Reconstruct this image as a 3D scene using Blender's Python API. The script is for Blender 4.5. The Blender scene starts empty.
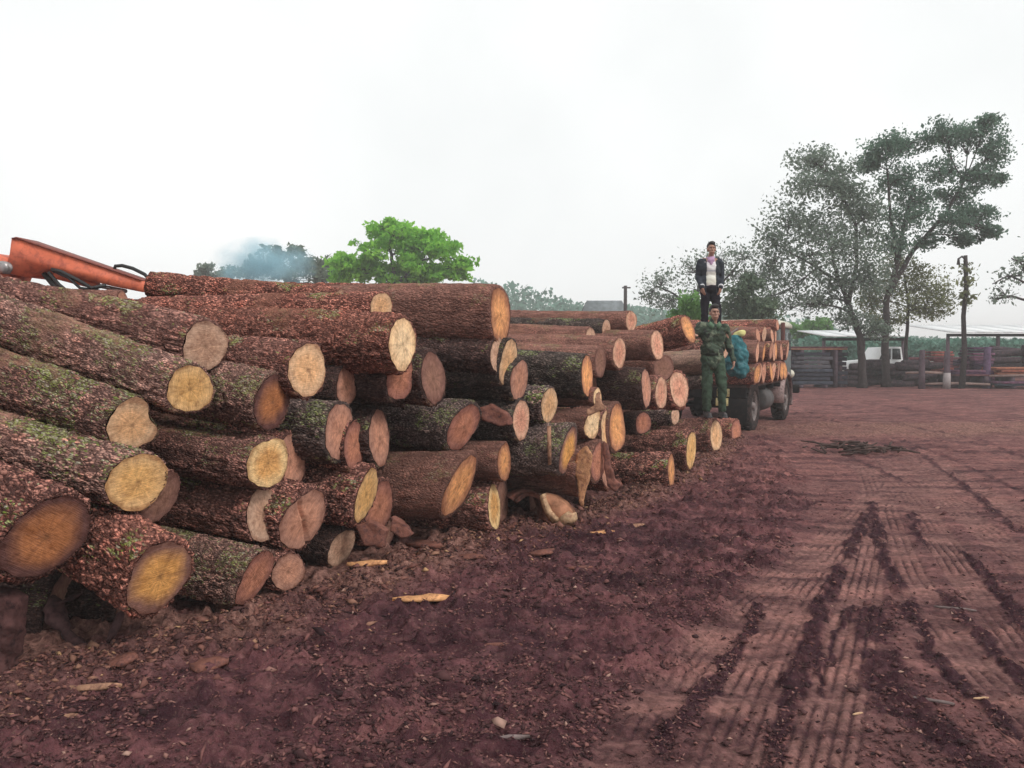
import bpy, math, random
import numpy as np
from mathutils import Vector, Matrix

rng = np.random.default_rng(7)
random.seed(7)
scene = bpy.context.scene
COL = scene.collection

# ------------------------------------------------------------------ camera, world, sun, exposure
F_PX, CAM_H, HORIZON = 830.0, 1.6, 350.0
PITCH = math.atan((384 - HORIZON) / F_PX)
cam_data = bpy.data.cameras.new('camera')
cam_data.sensor_width = 36.0
cam_data.lens = F_PX / 1024 * 36.0
cam_data.clip_start, cam_data.clip_end = 0.05, 3000
cam = bpy.data.objects.new('camera', cam_data)
COL.objects.link(cam)
cam.location = (0, 0, CAM_H)
cam.rotation_euler = (math.pi / 2 - PITCH, 0, 0)
scene.camera = cam

SUN_EL, SUN_AZ = math.radians(40), math.radians(128)     # azimuth clockwise from +y: off to the right
world = bpy.data.worlds.new('World')
scene.world = world
world.use_nodes = True
nt = world.node_tree
nt.nodes.clear()
w_out = nt.nodes.new('ShaderNodeOutputWorld')
bg = nt.nodes.new('ShaderNodeBackground')
sky = nt.nodes.new('ShaderNodeTexSky')
sky.sky_type = 'NISHITA'
sky.sun_disc = False
sky.sun_elevation, sky.sun_rotation = SUN_EL, SUN_AZ
sky.air_density, sky.dust_density = 1.0, 3.0
hsv = nt.nodes.new('ShaderNodeHueSaturation')
hsv.inputs['Saturation'].default_value = 0.12
nt.links.new(sky.outputs[0], hsv.inputs['Color'])
cloud = nt.nodes.new('ShaderNodeTexNoise')
cloud.inputs['Scale'].default_value = 3.0
cloud.inputs['Detail'].default_value = 4
tc = nt.nodes.new('ShaderNodeTexCoord')
nt.links.new(tc.outputs['Generated'], cloud.inputs['Vector'])
cr = nt.nodes.new('ShaderNodeValToRGB')
cr.color_ramp.elements[0].position, cr.color_ramp.elements[1].position = 0.3, 0.7
cr.color_ramp.elements[0].color = (8.6, 8.85, 8.85, 1)
cr.color_ramp.elements[1].color = (9.9, 10.05, 10.0, 1)
nt.links.new(cloud.outputs[0], cr.inputs[0])
mx = nt.nodes.new('ShaderNodeMix')
mx.data_type = 'RGBA'
mx.inputs['Factor'].default_value = 0.93           # thick even cloud in front of the clear sky
nt.links.new(hsv.outputs[0], mx.inputs['A'])
nt.links.new(cr.outputs[0], mx.inputs['B'])
nt.links.new(mx.outputs['Result'], bg.inputs['Color'])
bg.inputs['Strength'].default_value = 0.1
nt.links.new(bg.outputs[0], w_out.inputs[0])

sun_data = bpy.data.lights.new('sun', 'SUN')
sun_data.energy = 1.5
sun_data.angle = math.radians(14)
sun_data.color = (1.0, 0.96, 0.9)
sun = bpy.data.objects.new('sun', sun_data)
COL.objects.link(sun)
sd = Vector((math.sin(SUN_AZ) * math.cos(SUN_EL), math.cos(SUN_AZ) * math.cos(SUN_EL), math.sin(SUN_EL)))
sun.rotation_euler = sd.to_track_quat('Z', 'Y').to_euler()

vs = scene.view_settings
vs.view_transform, vs.look, vs.exposure, vs.gamma = 'Standard', 'None', 0.2, 1.0
vs.use_curve_mapping = False
scene.cycles.max_bounces = 6
scene.cycles.diffuse_bounces = 3
scene.cycles.volume_bounces = 1
scene.cycles.transparent_max_bounces = 8
scene.cycles.use_denoising = True

# ------------------------------------------------------------------ helpers: pixels to places
CP, SP = math.cos(PITCH), math.sin(PITCH)
def ray(px, py):
    a, b = (px - 512) / F_PX, (384 - py) / F_PX
    return np.array([a, CP + b * SP, -SP + b * CP])
def at(px, py, Y):
    r = ray(px, py)
    return np.array([0, 0, CAM_H]) + r * (Y / r[1])
def gnd(px, py):
    r = ray(px, py)
    return np.array([0, 0, CAM_H]) + r * (-CAM_H / r[2])
def s2l(c):
    c = np.array(c, float) / 255
    return tuple(np.where(c <= 0.04045, c / 12.92, ((c + 0.055) / 1.055) ** 2.4))

# ------------------------------------------------------------------ helpers: meshes and things
def link_mesh(name, V, F, mat, parent=None, smooth=True):
    me = bpy.data.meshes.new(name)
    V = np.asarray(V, np.float32)
    me.vertices.add(len(V))
    me.vertices.foreach_set('co', V.ravel())
    if isinstance(F, np.ndarray):
        n, k = F.shape
        me.loops.add(n * k)
        me.loops.foreach_set('vertex_index', F.ravel().astype(np.int32))
        me.polygons.add(n)
        me.polygons.foreach_set('loop_start', np.arange(0, n * k, k, dtype=np.int32))
    else:
        lens = np.array([len(f) for f in F], np.int32)
        flat = np.fromiter((i for f in F for i in f), np.int32)
        me.loops.add(len(flat))
        me.loops.foreach_set('vertex_index', flat)
        me.polygons.add(len(F))
        st = np.concatenate([[0], np.cumsum(lens)[:-1]]).astype(np.int32)
        me.polygons.foreach_set('loop_start', st)
    me.update(calc_edges=True)
    me.validate()
    if smooth:
        me.polygons.foreach_set('use_smooth', np.ones(len(me.polygons), bool))
    if mat is not None:
        me.materials.append(mat)
    o = bpy.data.objects.new(name, me)
    COL.objects.link(o)
    if parent is not None:
        o.parent = parent
    return o
def vattr(o, name, vals):
    a = o.data.attributes.new(name, 'FLOAT', 'POINT')
    a.data.foreach_set('value', np.asarray(vals, np.float32))
def cattr(o, name, rgb):
    a = o.data.attributes.new(name, 'FLOAT_COLOR', 'POINT')
    n = len(o.data.vertices)
    rgb = np.broadcast_to(np.asarray(rgb, np.float32), (n, 3))
    a.data.foreach_set('color', np.concatenate([rgb, np.ones((n, 1), np.float32)], 1).ravel())
def tag(o, label=None, cat=None, group=None, kind=None):
    if label: o['label'] = label
    if cat: o['category'] = cat
    if group: o['group'] = group
    if kind: o['kind'] = kind
    return o
def thing(name, label, cat, group=None, loc=(0, 0, 0), rz=0.0, M=None):
    o = bpy.data.objects.new(name, None)
    o.empty_display_size = 0.1
    COL.objects.link(o)
    if M is not None:
        o.matrix_world = M
    else:
        o.location = tuple(loc)
        o.rotation_euler = (0, 0, rz)
    return tag(o, label, cat, group)

class MB:                                            # collects shapes for one mesh
    def __init__(s): s.V, s.F, s.n = [], [], 0
    def add(s, V, F):
        V = np.asarray(V, float)
        s.V.append(V); s.F += [tuple(i + s.n for i in f) for f in F]; s.n += len(V)
        return s
    def box(s, c, size, rot=None, bev=0.0):
        hx, hy, hz = np.array(size) / 2
        if bev:
            b = min(bev, hx * .45, hy * .45, hz * .45)
            pts, idx = [], {}
            for sx in (-1, 1):
                for sy in (-1, 1):
                    for sz in (-1, 1):
                        for ax in range(3):
                            p = [sx * (hx - b), sy * (hy - b), sz * (hz - b)]
                            p[ax] = (sx * hx, sy * hy, sz * hz)[ax]
                            idx[(sx, sy, sz, ax)] = len(pts); pts.append(p)
            F = []
            for ax in range(3):
                o1, o2 = [(1, 2), (2, 0), (0, 1)][ax]
                for sg in (-1, 1):
                    q = []
                    for a, b2 in ((-1, -1), (1, -1), (1, 1), (-1, 1)):
                        t = [0, 0, 0]; t[ax], t[o1], t[o2] = sg, a, b2
                        q.append(idx[(*t, ax)])
                    F.append(q if sg > 0 else q[::-1])
            for ax in range(3):
                o1, o2 = [(1, 2), (2, 0), (0, 1)][ax]
                for a in (-1, 1):
                    for b2 in (-1, 1):
                        t0, t1 = [0, 0, 0], [0, 0, 0]
                        t0[ax], t0[o1], t0[o2] = -1, a, b2
                        t1[ax], t1[o1], t1[o2] = 1, a, b2
                        q = [idx[(*t0, o1)], idx[(*t1, o1)], idx[(*t1, o2)], idx[(*t0, o2)]]
                        F.append(q if a * b2 < 0 else q[::-1])
            for sx in (-1, 1):
                for sy in (-1, 1):
                    for sz in (-1, 1):
                        q = [idx[(sx, sy, sz, k)] for k in range(3)]
                        F.append(q if sx * sy * sz > 0 else q[::-1])
            V = np.array(pts)
        else:
            V = np.array([[x, y, z] for x in (-hx, hx) for y in (-hy, hy) for z in (-hz, hz)])
            F = [(0, 1, 3, 2), (4, 6, 7, 5), (0, 4, 5, 1), (2, 3, 7, 6), (0, 2, 6, 4), (1, 5, 7, 3)]
        if rot is not None: V = V @ np.array(rot).T
        return s.add(V + np.array(c), F)
    def tube(s, pts, rad, n=8, caps=True):
        pts = np.array(pts, float)
        rad = np.broadcast_to(np.asarray(rad, float), (len(pts),))
        T = np.gradient(pts, axis=0)
        T /= np.linalg.norm(T, axis=1)[:, None] + 1e-9
        ref = np.array([0, 0, 1.0]) if abs(T[0][2]) < .9 else np.array([1.0, 0, 0])
        V = []
        A = np.cross(T[0], ref); A /= np.linalg.norm(A)
        for i in range(len(pts)):
            A = A - T[i] * np.dot(A, T[i]); A /= np.linalg.norm(A) + 1e-9
            B = np.cross(T[i], A)
            for j in range(n):
                t = 2 * math.pi * j / n
                V.append(pts[i] + rad[i] * (math.cos(t) * A + math.sin(t) * B))
        F = []
        for i in range(len(pts) - 1):
            for j in range(n):
                a, b = i * n + j, i * n + (j + 1) % n
                F.append((a, b, b + n, a + n))
        if caps:
            F.append(tuple(range(n))[::-1])
            F.append(tuple(range((len(pts) - 1) * n, len(pts) * n)))
        return s.add(V, F)
    def lathe(s, prof, c, axis, n=24):                # prof: (along, radius)
        axis = np.array(axis, float); axis /= np.linalg.norm(axis)
        ref = np.array([0, 0, 1.0]) if abs(axis[2]) < .9 else np.array([1.0, 0, 0])
        A = np.cross(axis, ref); A /= np.linalg.norm(A); B = np.cross(axis, A)
        V, F = [], []
        for (d, r) in prof:
            for j in range(n):
                t = 2 * math.pi * j / n
                V.append(np.array(c) + axis * d + r * (math.cos(t) * A + math.sin(t) * B))
        m = len(prof)
        for i in range(m - 1):
            for j in range(n):
                a, b = i * n + j, i * n + (j + 1) % n
                F.append((a, b, b + n, a + n))
        F.append(tuple(range(n))[::-1]); F.append(tuple(range((m - 1) * n, m * n)))
        return s.add(V, F)
    def prism(s, poly, depth_vec):                    # poly: 3-D outline, pushed along depth_vec both ways
        P = np.array(poly, float); d = np.array(depth_vec, float) / 2
        n = len(P)
        F = [tuple(range(n)), tuple(range(n, 2 * n))[::-1]]
        for i in range(n):
            j = (i + 1) % n
            F.append((i, i + n, j + n, j))
        return s.add(np.concatenate([P - d, P + d]), F)
    def build(s, name, mat, parent=None, smooth=False):
        return link_mesh(name, np.concatenate(s.V), s.F, mat, parent, smooth)

# ------------------------------------------------------------------ numpy noise
def _hash(ix, iy, k=0):
    h = (ix.astype(np.int64) * 374761393 + iy.astype(np.int64) * 668265263 + k * 974711) & 0x7fffffff
    h = ((h ^ (h >> 13)) * 1274126177) & 0x7fffffff
    h = ((h ^ (h >> 16)) * 1103515245) & 0x7fffffff
    return ((h ^ (h >> 15)) & 0xffff) / 65535.0
def vnoise(x, y, k=0, perx=None):
    ix, iy = np.floor(x), np.floor(y)
    fx, fy = x - ix, y - iy
    fx, fy = fx * fx * (3 - 2 * fx), fy * fy * (3 - 2 * fy)
    ix2 = ix + 1
    if perx: ix, ix2 = ix % perx, ix2 % perx
    a, b = _hash(ix, iy, k), _hash(ix2, iy, k)
    c, d = _hash(ix, iy + 1, k), _hash(ix2, iy + 1, k)
    return (a * (1 - fx) + b * fx) * (1 - fy) + (c * (1 - fx) + d * fx) * fy
def fbm(x, y, k=0, oct=4):
    s, a, t = 0, 1.0, 0
    for i in range(oct):
        s = s + a * vnoise(x * 2 ** i, y * 2 ** i, k + i * 17); t += a; a *= .5
    return s / t
def voronoi(x, y, perx, k=0):                          # F1, F2, id value; periodic in x
    ix, iy = np.floor(x), np.floor(y)
    f1 = np.full(x.shape, 9.0); f2 = np.full(x.shape, 9.0); idv = np.zeros(x.shape)
    for dx in (-1, 0, 1):
        for dy in (-1, 0, 1):
            cx, cy = ix + dx, iy + dy
            wx = cx % perx
            px = cx + .1 + .8 * _hash(wx, cy, k); py = cy + .1 + .8 * _hash(wx, cy, k + 5)
            d = np.hypot(x - px, y - py); v = _hash(wx, cy, k + 9)
            m = d < f1
            f2 = np.where(m, f1, np.minimum(f2, d)); idv = np.where(m, v, idv); f1 = np.where(m, d, f1)
    return f1, f2, idv
def sstep(a, b, x):
    t = np.clip((x - a) / (b - a), 0, 1)
    return t * t * (3 - 2 * t)

# ------------------------------------------------------------------ materials
def new_mat(name):
    m = bpy.data.materials.new(name); m.use_nodes = True
    return m, m.node_tree, m.node_tree.nodes['Principled BSDF']
def N(t, kind, **kw):
    n = t.nodes.new(kind)
    for k, v in kw.items():
        if k in n.inputs: n.inputs[k].default_value = v
        else: setattr(n, k, v)
    return n
def ramp(t, fac, stops):
    r = t.nodes.new('ShaderNodeValToRGB')
    els = r.color_ramp.elements
    while len(els) < len(stops): els.new(.5)
    for e, (p, c) in zip(els, stops):
        e.position = p; e.color = (*c, 1) if len(c) == 3 else c
    t.links.new(fac, r.inputs[0])
    return r.outputs[0]
def mixc(t, fac, a, b, mode='MIX'):
    m = t.nodes.new('ShaderNodeMix'); m.data_type = 'RGBA'; m.blend_type = mode
    for sock, v in (('Factor', fac), ('A', a), ('B', b)):
        s = m.inputs[sock] if sock == 'Factor' else [i for i in m.inputs if i.name == sock and i.type == 'RGBA'][0]
        if hasattr(v, 'is_linked') or hasattr(v, 'links'): t.links.new(v, s)
        elif sock == 'Factor': s.default_value = v
        else: s.default_value = (*v, 1)
    return [o for o in m.outputs if o.type == 'RGBA'][0]
def math_(t, op, a, b=None, clamp=False):
    m = t.nodes.new('ShaderNodeMath'); m.operation = op; m.use_clamp = clamp
    for i, v in enumerate((a, b)):
        if v is None: continue
        if hasattr(v, 'links'): t.links.new(v, m.inputs[i])
        else: m.inputs[i].default_value = v
    return m.outputs[0]
def noise(t, vec, scale, detail=4, rough=.55, dist=0.0):
    n = N(t, 'ShaderNodeTexNoise', Scale=scale, Detail=detail, Roughness=rough, Distortion=dist)
    if vec is not None: t.links.new(vec, n.inputs['Vector'])
    return n.outputs[0]
def bump(t, bs, h, strength, dist):
    b = N(t, 'ShaderNodeBump', Strength=strength, Distance=dist)
    t.links.new(h, b.inputs['Height']); t.links.new(b.outputs[0], bs.inputs['Normal'])
def objco(t): return t.nodes.new('ShaderNodeTexCoord').outputs['Object']

def plain(name, rgb, rough=.6, metal=0.0, var=.25, scale=6.0, dirt=None, bumps=0.0):
    m, t, b = new_mat(name)
    co = objco(t)
    n = noise(t, co, scale, 6, .6)
    lo = tuple(c * (1 - var) for c in rgb); hi = tuple(min(1, c * (1 + var)) for c in rgb)
    c = ramp(t, n, [(.3, lo), (.7, hi)])
    if dirt:
        f = ramp(t, noise(t, co, scale * 2.3, 5, .65), [(.48, (0, 0, 0)), (.68, (1, 1, 1))])
        c = mixc(t, f, c, dirt)
    t.links.new(c, b.inputs['Base Color'])
    b.inputs['Roughness'].default_value = rough; b.inputs['Metallic'].default_value = metal
    if rough > .75: b.inputs['Specular IOR Level'].default_value = .08
    if bumps: bump(t, b, noise(t, co, scale * 6, 4), bumps, .01)
    return m

def bark_material():
    m, t, b = new_mat('bark')
    co = objco(t)
    oi = t.nodes.new('ShaderNodeObjectInfo')
    pl = N(t, 'ShaderNodeAttribute', attribute_name='plate').outputs['Fac']
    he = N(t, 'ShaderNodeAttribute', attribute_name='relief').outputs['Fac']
    base = oi.outputs['Color']
    # scales of bark, about two centimetres across, longer along the stem
    wob = t.nodes.new('ShaderNodeVectorMath'); wob.operation = 'ADD'
    nz = N(t, 'ShaderNodeTexNoise', Scale=14.0, Detail=3.0); t.links.new(co, nz.inputs['Vector'])
    sc = t.nodes.new('ShaderNodeVectorMath'); sc.operation = 'SCALE'; sc.inputs['Scale'].default_value = .035
    t.links.new(nz.outputs['Color'], sc.inputs[0])
    osc = t.nodes.new('ShaderNodeVectorMath'); osc.operation = 'SCALE'; t.links.new(co, osc.inputs[0]); t.links.new(math_(t, 'ADD', math_(t, 'MULTIPLY', oi.outputs['Random'], .5), .72), osc.inputs['Scale'])
    t.links.new(osc.outputs[0], wob.inputs[0]); t.links.new(sc.outputs[0], wob.inputs[1])
    mp = t.nodes.new('ShaderNodeMapping'); mp.inputs['Scale'].default_value = (10.5, 20, 20); t.links.new(wob.outputs[0], mp.inputs[0])
    vo = t.nodes.new('ShaderNodeTexVoronoi'); vo.feature = 'F1'; t.links.new(mp.outputs[0], vo.inputs['Vector'])
    dist = vo.outputs['Distance']
    sep = t.nodes.new('ShaderNodeSeparateColor'); t.links.new(vo.outputs['Color'], sep.inputs[0])
    body = ramp(t, sep.outputs[0], [(.05, (.4, .38, .41)), (.35, (.9, .86, .86)), (.68, (1.65, 1.55, 1.5)), (1, (3.0, 2.8, 2.65))])
    c = mixc(t, 1.0, base, body, 'MULTIPLY')
    v = ramp(t, pl, [(.15, (.6, .58, .6)), (.5, (1, .97, .98)), (.85, (1.5, 1.4, 1.4))])
    c = mixc(t, 1.0, c, v, 'MULTIPLY')
    red = ramp(t, noise(t, co, 5.0, 4, .6), [(.5, (0, 0, 0)), (.68, (.7, .7, .7))])
    c = mixc(t, red, c, mixc(t, 1.0, c, (1.3, .95, .88), 'MULTIPLY'))
    # lichen and moss take whole scales
    geo = t.nodes.new('ShaderNodeNewGeometry')
    sx = t.nodes.new('ShaderNodeSeparateXYZ'); t.links.new(geo.outputs['Normal'], sx.inputs[0])
    f = math_(t, 'ADD', math_(t, 'MULTIPLY', math_(t, 'SUBTRACT', noise(t, co, 3.6, 4, .65), .5), 2.3), math_(t, 'MULTIPLY', math_(t, 'SUBTRACT', sep.outputs[1], .5), .34))
    f = math_(t, 'ADD', f, math_(t, 'MULTIPLY', sx.outputs['Z'], .10))
    f = math_(t, 'ADD', f, math_(t, 'MULTIPLY', oi.outputs['Alpha'], .285))
    f = ramp(t, f, [(.30, (0, 0, 0)), (.38, (.92, .92, .92))])
    mossn = math_(t, 'ADD', math_(t, 'MULTIPLY', sep.outputs[2], .5), math_(t, 'MULTIPLY', noise(t, co, 3.5, 3), .5))
    mossc = ramp(t, mossn, [(.26, (.06, .09, .02)), (.40, (.19, .28, .04)), (.50, (.27, .29, .12)), (.60, (.5, .46, .36)), (.75, (.38, .46, .14))])
    c = mixc(t, f, c, mossc)
    # the cracks between scales and the low relief are coloured darker
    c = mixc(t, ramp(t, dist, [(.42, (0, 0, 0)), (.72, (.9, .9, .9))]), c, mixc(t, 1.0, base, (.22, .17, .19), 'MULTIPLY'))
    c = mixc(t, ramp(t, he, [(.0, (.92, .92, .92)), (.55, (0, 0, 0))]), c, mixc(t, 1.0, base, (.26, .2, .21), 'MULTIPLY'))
    rg = N(t, 'ShaderNodeAttribute', attribute_name='rugged').outputs['Fac']
    mp2 = t.nodes.new('ShaderNodeMapping'); mp2.inputs['Scale'].default_value = (3, 14, 14); t.links.new(co, mp2.inputs[0])
    even = ramp(t, noise(t, mp2.outputs[0], 1.6, 6, .7, .5), [(.3, (.4, .36, .38)), (.5, (.95, .9, .9)), (.7, (1.7, 1.55, 1.5))])
    pe = ramp(t, math_(t, 'ADD', noise(t, co, 1.9, 5, .62), math_(t, 'MULTIPLY', oi.outputs['Random'], .08)), [(.625, (0, 0, 0)), (.66, (.75, .75, .75))])
    c = mixc(t, rg, mixc(t, 1.0, base, even, 'MULTIPLY'), c)
    c = mixc(t, pe, c, mixc(t, 1.0, mixc(t, .5, base, (.3, .15, .1)), even, 'MULTIPLY'))
    fine = ramp(t, noise(t, co, 70, 4, .75), [(.32, (.55, .55, .55)), (.68, (1.5, 1.5, 1.5))])
    c = mixc(t, .6, c, fine, 'MULTIPLY')
    t.links.new(c, b.inputs['Base Color'])
    b.inputs['Roughness'].default_value = .9
    b.inputs['Specular IOR Level'].default_value = .06
    hgt = math_(t, 'SUBTRACT', math_(t, 'MULTIPLY', noise(t, co, 85, 4, .75), .35), dist)
    bump(t, b, hgt, .8, .02)
    return m

def cut_material():
    m, t, b = new_mat('cut_wood')
    uv = N(t, 'ShaderNodeUVMap', uv_map='face').outputs[0]
    oi = t.nodes.new('ShaderNodeObjectInfo')
    sap = N(t, 'ShaderNodeAttribute', attribute_name='sap').outputs['Color']
    off = t.nodes.new('ShaderNodeVectorMath'); off.operation = 'ADD'
    t.links.new(uv, off.inputs[0])
    cmb = t.nodes.new('ShaderNodeCombineXYZ')
    t.links.new(math_(t, 'MULTIPLY', oi.outputs['Random'], 40), cmb.inputs[0])
    t.links.new(cmb.outputs[0], off.inputs[1])
    vec = off.outputs[0]
    ln = t.nodes.new('ShaderNodeVectorMath'); ln.operation = 'LENGTH'
    t.links.new(uv, ln.inputs[0])
    r = math_(t, 'ADD', ln.outputs['Value'], math_(t, 'MULTIPLY', math_(t, 'SUBTRACT', noise(t, vec, 1.7, 3), .5), .45))
    c = mixc(t, ramp(t, r, [(.42, (0, 0, 0)), (.8, (1, 1, 1))]), oi.outputs['Color'], sap)
    rings = math_(t, 'SINE', math_(t, 'MULTIPLY', math_(t, 'ADD', r, math_(t, 'MULTIPLY', noise(t, vec, 5, 2), .05)), 38))
    c = mixc(t, .28, c, ramp(t, rings, [(.0, (.78, .73, .68)), (.9, (1.05, 1.05, 1.05))]), 'MULTIPLY')
    mott = ramp(t, noise(t, vec, 3.2, 6, .7), [(.28, (.5, .42, .38)), (.5, (.95, .93, .9)), (.72, (1.25, 1.22, 1.15))])
    c = mixc(t, .95, c, mott, 'MULTIPLY')
    ang = t.nodes.new('ShaderNodeSeparateXYZ'); t.links.new(uv, ang.inputs[0])
    an = math_(t, 'ARCTAN2', ang.outputs[0], ang.outputs[1])
    cv = t.nodes.new('ShaderNodeCombineXYZ'); t.links.new(math_(t, 'MULTIPLY', an, 2.6), cv.inputs[0]); t.links.new(math_(t, 'MULTIPLY', oi.outputs['Random'], 90), cv.inputs[1]); t.links.new(math_(t, 'MULTIPLY', ln.outputs['Value'], .7), cv.inputs[2])
    ck = noise(t, cv.outputs[0], 2.0, 3, .6)
    streak = ramp(t, ck, [(.3, (.62, .54, .5)), (.5, (1, 1, 1)), (.7, (1.2, 1.17, 1.12))])
    c = mixc(t, .6, c, streak, 'MULTIPLY')
    crk = ramp(t, math_(t, 'ABSOLUTE', math_(t, 'SUBTRACT', ck, .47)), [(.0, (.8, .8, .8)), (.014, (0, 0, 0))])
    crm = ramp(t, math_(t, 'ADD', ln.outputs['Value'], math_(t, 'MULTIPLY', noise(t, vec, 2.5, 2), .6)), [(.42, (1, 1, 1)), (.85, (0, 0, 0))])
    c = mixc(t, math_(t, 'MULTIPLY', crk, crm), c, (.1, .05, .035))
    rimd = ramp(t, math_(t, 'ADD', ln.outputs['Value'], math_(t, 'MULTIPLY', math_(t, 'SUBTRACT', noise(t, vec, 3.5, 4, .7), .5), .30)), [(.78, (0, 0, 0)), (.93, (.75, .75, .75))])
    c = mixc(t, rimd, c, mixc(t, 1.0, c, (.5, .4, .38), 'MULTIPLY'))
    # saw marks across the face
    mp = t.nodes.new('ShaderNodeMapping'); mp.inputs['Scale'].default_value = (3, 34, 1)
    rot = t.nodes.new('ShaderNodeVectorRotate'); rot.rotation_type = 'Z_AXIS'
    t.links.new(vec, rot.inputs['Vector'])
    t.links.new(math_(t, 'MULTIPLY', oi.outputs['Random'], 3), rot.inputs['Angle'])
    t.links.new(rot.outputs[0], mp.inputs[0])
    saw = noise(t, mp.outputs[0], 1.0, 3, .7)
    c = mixc(t, .6, c, ramp(t, saw, [(.3, (.62, .55, .5)), (.6, (1.15, 1.13, 1.1))]), 'MULTIPLY')
    pith = ramp(t, math_(t, 'ADD', ln.outputs['Value'], math_(t, 'MULTIPLY', noise(t, vec, 8, 3), .1)), [(.06, (.6, .6, .6)), (.17, (0, 0, 0))])
    c = mixc(t, pith, c, (.12, .06, .035))
    # mud splashed and rubbed on
    mud = ramp(t, noise(t, vec, 1.9, 6, .75), [(.54, (0, 0, 0)), (.74, (.6, .6, .6))])
    c = mixc(t, mud, c, (.2, .1, .08))
    t.links.new(c, b.inputs['Base Color'])
    b.inputs['Roughness'].default_value = .8
    b.inputs['Specular IOR Level'].default_value = .1
    h = math_(t, 'ADD', math_(t, 'MULTIPLY', saw, 1.0), math_(t, 'MULTIPLY', rings, .04))
    bump(t, b, h, .6, .012)
    return m

def leaf_material(name, dark, light, trans=.35):
    m, t, b = new_mat(name)
    rnd = N(t, 'ShaderNodeAttribute', attribute_name='rnd').outputs['Fac']
    c = ramp(t, rnd, [(0, dark), (.6, tuple((a + b_) / 2 for a, b_ in zip(dark, light))), (1, light)])
    t.links.new(c, b.inputs['Base Color'])
    b.inputs['Roughness'].default_value = .65; b.inputs['Specular IOR Level'].default_value = .2
    tr = t.nodes.new('ShaderNodeBsdfTranslucent'); t.links.new(c, tr.inputs[0])
    ms = t.nodes.new('ShaderNodeMixShader'); ms.inputs[0].default_value = trans
    out = t.nodes['Material Output']
    t.links.new(b.outputs[0], ms.inputs[1]); t.links.new(tr.outputs[0], ms.inputs[2]); t.links.new(ms.outputs[0], out.inputs[0])
    return m

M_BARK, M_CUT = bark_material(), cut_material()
M_TREEBARK = plain('tree_bark', (.055, .045, .045), .95, var=.4, scale=9, bumps=.6)
M_PALEBARK = plain('weathered_wood', (.12, .075, .075), .9, var=.4, scale=8, bumps=.5)

def ground_material():
    m, t, b = new_mat('muddy_ground')
    co = t.nodes.new('ShaderNodeTexCoord').outputs['Object']
    tr = N(t, 'ShaderNodeAttribute', attribute_name='track').outputs['Fac']
    sd_ = N(t, 'ShaderNodeAttribute', attribute_name='sawdust').outputs['Fac']
    wt = N(t, 'ShaderNodeAttribute', attribute_name='wet').outputs['Fac']
    far = N(t, 'ShaderNodeAttribute', attribute_name='yard').outputs['Fac']
    n1 = noise(t, co, 1.1, 6, .6); n2 = noise(t, co, 22, 6, .7); n3 = noise(t, co, 5, 5, .65)
    dark = ramp(t, n3, [(.3, (.066, .027, .034)), (.52, (.135, .056, .062)), (.72, (.24, .112, .11))])
    lite = ramp(t, n1, [(.3, (.18, .084, .08)), (.7, (.30, .155, .138))])
    red = ramp(t, n3, [(.3, (.10, .04, .044)), (.5, (.185, .08, .078)), (.7, (.30, .135, .12))])
    c = mixc(t, far, dark, red)
    # old wheel marks drawn out along the yard
    mp = t.nodes.new('ShaderNodeMapping'); mp.inputs['Scale'].default_value = (.5, 2.6, 1); mp.inputs['Rotation'].default_value = (0, 0, .45); t.links.new(co, mp.inputs[0])
    strk = noise(t, mp.outputs[0], 1.3, 6, .7, .4)
    c = mixc(t, tr, c, lite)
    c = mixc(t, .9, c, ramp(t, strk, [(.38, (.42, .38, .44)), (.5, (.95, .95, .95)), (.62, (1.4, 1.34, 1.28))]), 'MULTIPLY')
    c = mixc(t, sd_, c, ramp(t, n2, [(.3, (.13, .058, .052)), (.7, (.33, .175, .14))]))
    c = mixc(t, wt, c, (.046, .02, .027))
    c = mixc(t, .8, c, ramp(t, n2, [(.3, (.35, .35, .35)), (.68, (1.6, 1.6, 1.6))]), 'MULTIPLY')
    spk = ramp(t, noise(t, co, 48, 3, .6), [(.6, (0, 0, 0)), (.7, (.6, .6, .6))])
    c = mixc(t, spk, c, (.2, .12, .1))
    t.links.new(c, b.inputs['Base Color'])
    b.inputs['Roughness'].default_value = .85
    b.inputs['Specular IOR Level'].default_value = .06
    bump(t, b, math_(t, 'ADD', n2, math_(t, 'MULTIPLY', noise(t, co, 90, 4, .7), .5)) , 1.0, .03)
    return m

# ------------------------------------------------------------------ ground with wheel ruts
TRACKS = [  # pixel points of each wheel path, walked on the ground; half width in metres
    ([(610, 800), (640, 722), (700, 645), (750, 600), (805, 560), (850, 520), (880, 488), (905, 462)], .15),
    ([(700, 820), (722, 756), (765, 655), (795, 597), (840, 545), (868, 507), (893, 475), (925, 448)], .15),
    ([(806, 830), (820, 756), (842, 670), (862, 585), (876, 525), (888, 490), (900, 462)], .14),
    ([(868, 470), (880, 500), (898, 560), (935, 622), (1000, 690), (1070, 755)], .16),
    ([(880, 455), (908, 490), (950, 550), (1012, 630), (1080, 700)], .15),
    ([(700, 418), (800, 425), (850, 440), (930, 470), (1040, 520)], .17),
    ([(760, 405), (860, 415), (950, 436), (1060, 470)], .2),
    ([(880, 395), (930, 402), (1060, 420)], .25), ([(900, 452), (950, 500), (1040, 570), (1090, 620)], .15), ([(905, 440), (980, 490), (1080, 550)], .15), ([(760, 415), (800, 440), (870, 470), (960, 500)], .16)]
TW = []
for pts, w in TRACKS:
    P = np.array([gnd(*p)[:2] for p in pts])
    t = np.linspace(0, 1, len(P)); tt = np.linspace(0, 1, 60)
    TW.append((np.stack([np.interp(tt, t, P[:, i]) for i in (0, 1)], 1), w))
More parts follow.
